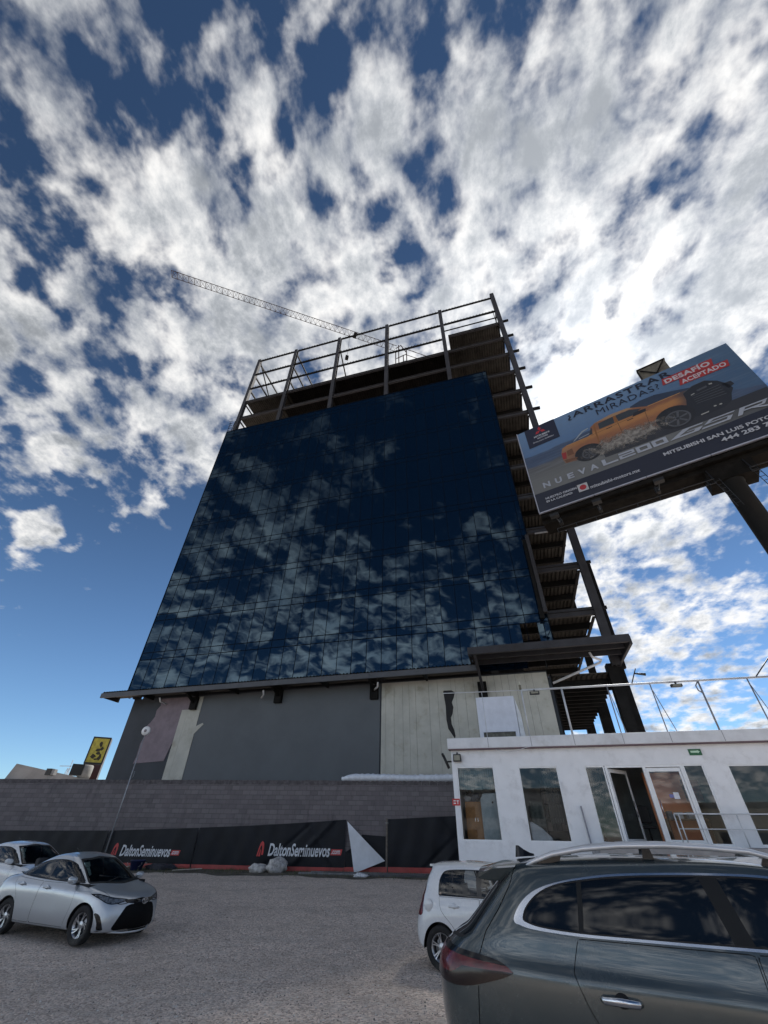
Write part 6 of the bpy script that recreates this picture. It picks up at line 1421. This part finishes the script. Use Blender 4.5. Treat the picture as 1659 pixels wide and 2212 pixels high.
# ---- dark grey-green SUV close to the camera
def suv():
    L = 4.75
    lv = [level(4.55, -.08, .40, .35, [(0, .80), (5, .80)], [(0, .30), (5, .26)]),
          level(4.68, -.22, .50, .36, [(0, .87), (5, .88)], [(0, .36), (1, .30), (5, .28)]),
          level(4.75, -.32, .60, .46, [(0, .895), (1, .925), (3.8, .925), (5, .90)], [(0, .52), (5, .48)]),
          level(4.75, -.37, .66, .52, [(0, .90), (1, .935), (2.4, .925), (3.8, .935), (5, .90)], [(0, .76), (5, .70)]),
          level(4.70, -.37, .66, .54, [(0, .90), (1, .935), (2.4, .93), (3.8, .93), (5, .88)], [(0, .93), (2.4, .93), (4.7, .84)]),
          level(4.64, -.32, .66, .52, [(0, .895), (1, .93), (2.4, .925), (3.8, .91), (5, .85)], [(0, 1.02), (1, 1.0), (2.4, .985), (4.6, .92)]),
          level(4.58, -.26, .66, .50, [(0, .865), (1, .885), (2.4, .90), (3.8, .89), (5, .82)], [(0, 1.08), (1, 1.06), (2.4, 1.04), (4.6, .97)]),
          level(4.40, -.15, .60, .46, [(0, .85), (1, .87), (2.4, .885), (3.8, .86), (5, .76)], [(0, 1.16), (1, 1.14), (2.4, 1.13), (4.4, 1.04)]),
          level(4.15, -.05, .5, .42, [(0, .84), (1, .865), (2.4, .875), (3.6, .82), (5, .70)], [(0, 1.20), (1, 1.20), (2.4, 1.19), (4.0, 1.13)]),
          level(3.98, .03, .42, .38, [(0, .82), (1, .85), (2.4, .855), (3.5, .80)], [(0, 1.27), (1, 1.25), (2.4, 1.25), (3.7, 1.19)]),
          level(3.90, .10, .42, .36, [(0, .80), (1, .83), (2.4, .835), (3.4, .79)], [(0, 1.33), (1, 1.31), (2.4, 1.31), (3.6, 1.24)]),
          level(3.55, .28, .36, .34, [(0, .74), (1, .775), (2.4, .78), (3.5, .73)], [(0, 1.50), (1, 1.50), (2.4, 1.53), (3.5, 1.45)]),
          level(3.25, .42, .34, .32, [(0, .68), (1, .715), (2.4, .72), (3.3, .66)], [(.3, 1.61), (1, 1.665), (1.6, 1.70), (2.4, 1.735), (2.9, 1.73), (3.3, 1.64)]),
          level(3.15, .47, .32, .30, [(0, .64), (1, .675), (2.4, .68), (3.3, .61)], [(.3, 1.66), (1, 1.71), (1.6, 1.745), (2.4, 1.775), (2.9, 1.76), (3.2, 1.70)]),
          level(3.02, .50, .30, .28, [(0, .52), (1, .56), (2.4, .56), (3.2, .50)], [(.3, 1.69), (1, 1.745), (1.6, 1.78), (2.4, 1.805), (3.1, 1.75)]),
          level(2.95, .56, .25, .25, [(0, .26), (3, .26)], [(.3, 1.71), (1, 1.765), (1.6, 1.80), (2.6, 1.80)]),
          level(2.92, .60, .25, .25, [(0, .001), (3, .001)], [(.3, 1.715), (1, 1.77), (1.6, 1.805), (2.6, 1.805)])]
    PT = paint('slate_paint', (.062, .080, .084), .45, .22)
    dlo = [(.70, 1.315), (.70, 1.315), (.74, 1.40), (.86, 1.50), (1.05, 1.575), (1.35, 1.625), (1.7, 1.66), (2.3, 1.685), (2.8, 1.68), (3.1, 1.62), (3.4, 1.48), (3.68, 1.29), (3.68, 1.29), (2.9, 1.27), (2.3, 1.265), (1.7, 1.262), (1.2, 1.262), (.85, 1.28)]
    out = [(.62, 1.31), (.685, 1.415), (.82, 1.512), (1.03, 1.583), (1.35, 1.640), (1.7, 1.676), (2.3, 1.70), (2.82, 1.695), (3.13, 1.635), (3.44, 1.49), (3.73, 1.27), (3.73, 1.27), (2.9, 1.252), (2.3, 1.248), (1.7, 1.245), (1.2, 1.244), (.82, 1.26), (.68, 1.282)]
    X, Y, a = 1.08, 6.42, -.44
    spec = dict(name='dark_suv', label='dark grey green SUV with silver roof rails filling the bottom right corner', loc=(X, Y, .0), rotz=a, L=L, levels=lv, paint=PT, hw=.93, wr=.33, tw=.22, rimR=.225, style=(5, .1, .05, .16), nu=7, nv=10, gapw=.006,
        rim_mat=pm('rim_silver', ()), dlo=dlo, dlo_out=out, trimw=.03,
        pillars=[[(1.165, 1.1), (1.21, 1.1), (1.32, 1.8), (1.275, 1.8)], [(2.40, 1.1), (2.54, 1.1), (2.38, 1.8), (2.24, 1.8)], [(3.4, 1.1), (3.9, 1.1), (3.9, 1.8), (3.3, 1.8)]], splits=[1.25, 2.38], arches=[(1.0, .365), (3.76, .38)],
        ws=[(-.2, 1.22), (.6, 1.22), (.72, 1.24), (.66, 1.45), (.58, 1.64), (.4, 1.69), (-.2, 1.70)], rg=[(-.2, 1.14), (.60, 1.14), (.74, 1.18), (.70, 1.35), (.62, 1.56), (.56, 1.63), (-.2, 1.65)],
        cuts=[('side', [(-.4, 1.09), (-.05, 1.085), (.25, 1.07), (.46, 1.04), (.56, .995), (.56, .975), (.42, .93), (.12, .865), (-.15, .86), (-.4, .9)], 'lamp'),
              ('front', [(-.1, .55), (.5, .55), (.6, .8), (-.1, .85)], 'grille'), ('front', [(.62, .78), (1.0, .74), (1.2, .86), (1.0, .90), (.62, .90)], 'headlight'), ('low', [(0, .44), (1, .38), (4, .36), (5, .42)], 'skirt')],
        doors=[[(2.44, .40), (2.44, .40), (3.30, .38), (3.30, .38), (3.60, .8), (3.60, 1.24), (3.60, 1.24), (2.48, 1.236), (2.48, 1.236)], [(1.42, .44), (1.42, .44), (2.43, .40), (2.43, .40), (2.47, 1.236), (2.47, 1.236), (1.17, 1.233), (1.17, 1.233), (1.10, 1.06), (1.10, 1.0), (1.19, .80), (1.34, .62)]],
        gaps=[([(.66, 1.735), (.645, 1.66), (.60, 1.55), (.48, 1.38), (.34, 1.22), (.27, 1.07)], 'side'), ([(.245, .88), (.22, .60)], 'side')], cabin=(.5, 3.6), zbelt=1.22, seats=(2.6, 1.6), mirror=(3.25, 1.30), my=.86, handles=[(1.42, .905, .945), (2.66, .905, .945)], hscale=1.4, handle_mat=CHROME, recess=True, side_glass=TINT, rear_glass=TINT, pillar_mat=pm('pillar_black', (.010, .011, .012), .5, 0, 0, spec=.25),
        extra=[('lamp_o', 'tail_light', REDL, .004, True), ('grille', 'grille', GLOSSB, -.01, False), ('headlight', 'headlight', LAMPC, .003, True), ('skirt', 'sill_cladding', RUB, .004, False)])
    def more(r, s):
        # two-tone tail lamp: clear-red upper body, smoked lower wedge
        s.cut('lamp', line_sd([(-.5, 1.0), (.10, .985), (.16, .93), (.30, .93), (.60, .98)]), '_up') if False else None
        f = lambda V: (V[:, 2] - np.interp(V[:, 0], [-.4, -.02, .10, .34, .6], [.91, .93, .985, .985, .985]))
        s.cut('lamp', f, 'lamp_dark')
        s.cut('lamp', lambda V: 1.048 - .06 * np.maximum(V[:, 0], 0) - V[:, 2], 'lamp_top')
        for o in s.mesh([('lamp', 0, .012), ('lamp_dark', 1, .012), ('lamp_top', 2, .012)], 'tail_light', [REDL, REDD, GLOSSB], r, smooth='pair'): pass
        # roof rails
        for sd in (-1, 1):
            mb = MB(); y = .60 * sd
            pts = [(.78, y, 1.70), (.86, y, 1.735), (1.05, y, 1.795), (1.35, y, 1.845), (1.7, y, 1.875), (2.1, y, 1.885), (2.45, y, 1.875), (2.75, y, 1.855), (2.98, y, 1.80), (3.14, y * .98, 1.71)]
            mb.tube(pts, [.012, .02, .024, .025, .025, .025, .025, .024, .02, .012], 12); mb.v = [(a, y + (b - y) * 1.3, c) for a, b, c in mb.v]
            rl = mb.build('roof_rail', CHROME if False else pm('rail_satin', (.74, .75, .77), .42, .55, .04), r)
            for ft in ([(.84, 1.69), (1.12, 1.745), (1.14, 1.80), (.98, 1.765)], [(2.80, 1.76), (3.08, 1.70), (3.0, 1.77), (2.84, 1.825)], [(1.88, 1.78), (1.98, 1.78), (1.96, 1.87), (1.90, 1.87)]):
                mb = MB(); mb.prism(ft, y - .012, y + .012); mb.build('rail_foot', GLOSSB, rl)
        mb = MB()      # shark fin
        prof = [(.58, .0, .028), (.59, .085, .004), (.62, .082, .006), (.67, .045, .015), (.74, .01, .012), (.78, 0, .006)]
        for sd in (-1, 1):
            for (xa, ha, wa), (xb, hb, wb) in zip(prof, prof[1:]):
                za, zb = 1.725 + .07 * xa, 1.725 + .07 * xb
                mb.face([(xa, sd * max(wa, .03), za - .02), (xb, sd * max(wb, .025), zb - .02), (xb, sd * .004, zb + hb), (xa, sd * .004, za + ha)], 0, True)
        mb.face([(.575, -.035, 1.745), (.575, .035, 1.745), (.59, .004, 1.853), (.59, -.004, 1.853)]); mb.build('roof_antenna', GLOSSB, r)
        # tailgate spoiler
        mb = MB(); n = 16; rows = []
        for i in range(n + 1):
            y = -.60 + 1.20 * i / n; k = 1 - (abs(y) / .62) ** 4 * .5; e = abs(y) / .6
            rows.append([(.66, y * 1.03, 1.735 - .05 * e ** 3), (.42, y * 1.0, 1.715 - .05 * e ** 2), (.20 + .06 * e ** 2, y * .96, 1.665 - .045 * e ** 2), (.19 + .06 * e ** 2, y * .95, 1.625 - .04 * e ** 2), (.36, y * .93, 1.615 - .05 * e ** 2), (.52, y * .93, 1.61 - .04 * e ** 2)])
        for a_, b_ in zip(rows, rows[1:]):
            for p_, q_, u_, v_ in zip(a_, a_[1:], b_[1:], b_): mb.face([p_, q_, u_, v_], 0, True)
        mb.face(rows[0]); mb.face(rows[-1][::-1]); mb.build('spoiler', PT, r, weld=True)
        mb = MB(); mb.tube([(.02, .02, 1.17), (.00, .0, 1.19), (.06, -.02, 1.23)], .025, 8); mb.bar((.03, 0, 1.20), (.20, .45, 1.30), .022); mb.build('rear_wiper', RUB, r)
    spec['more'] = more; return car(spec)
suv()
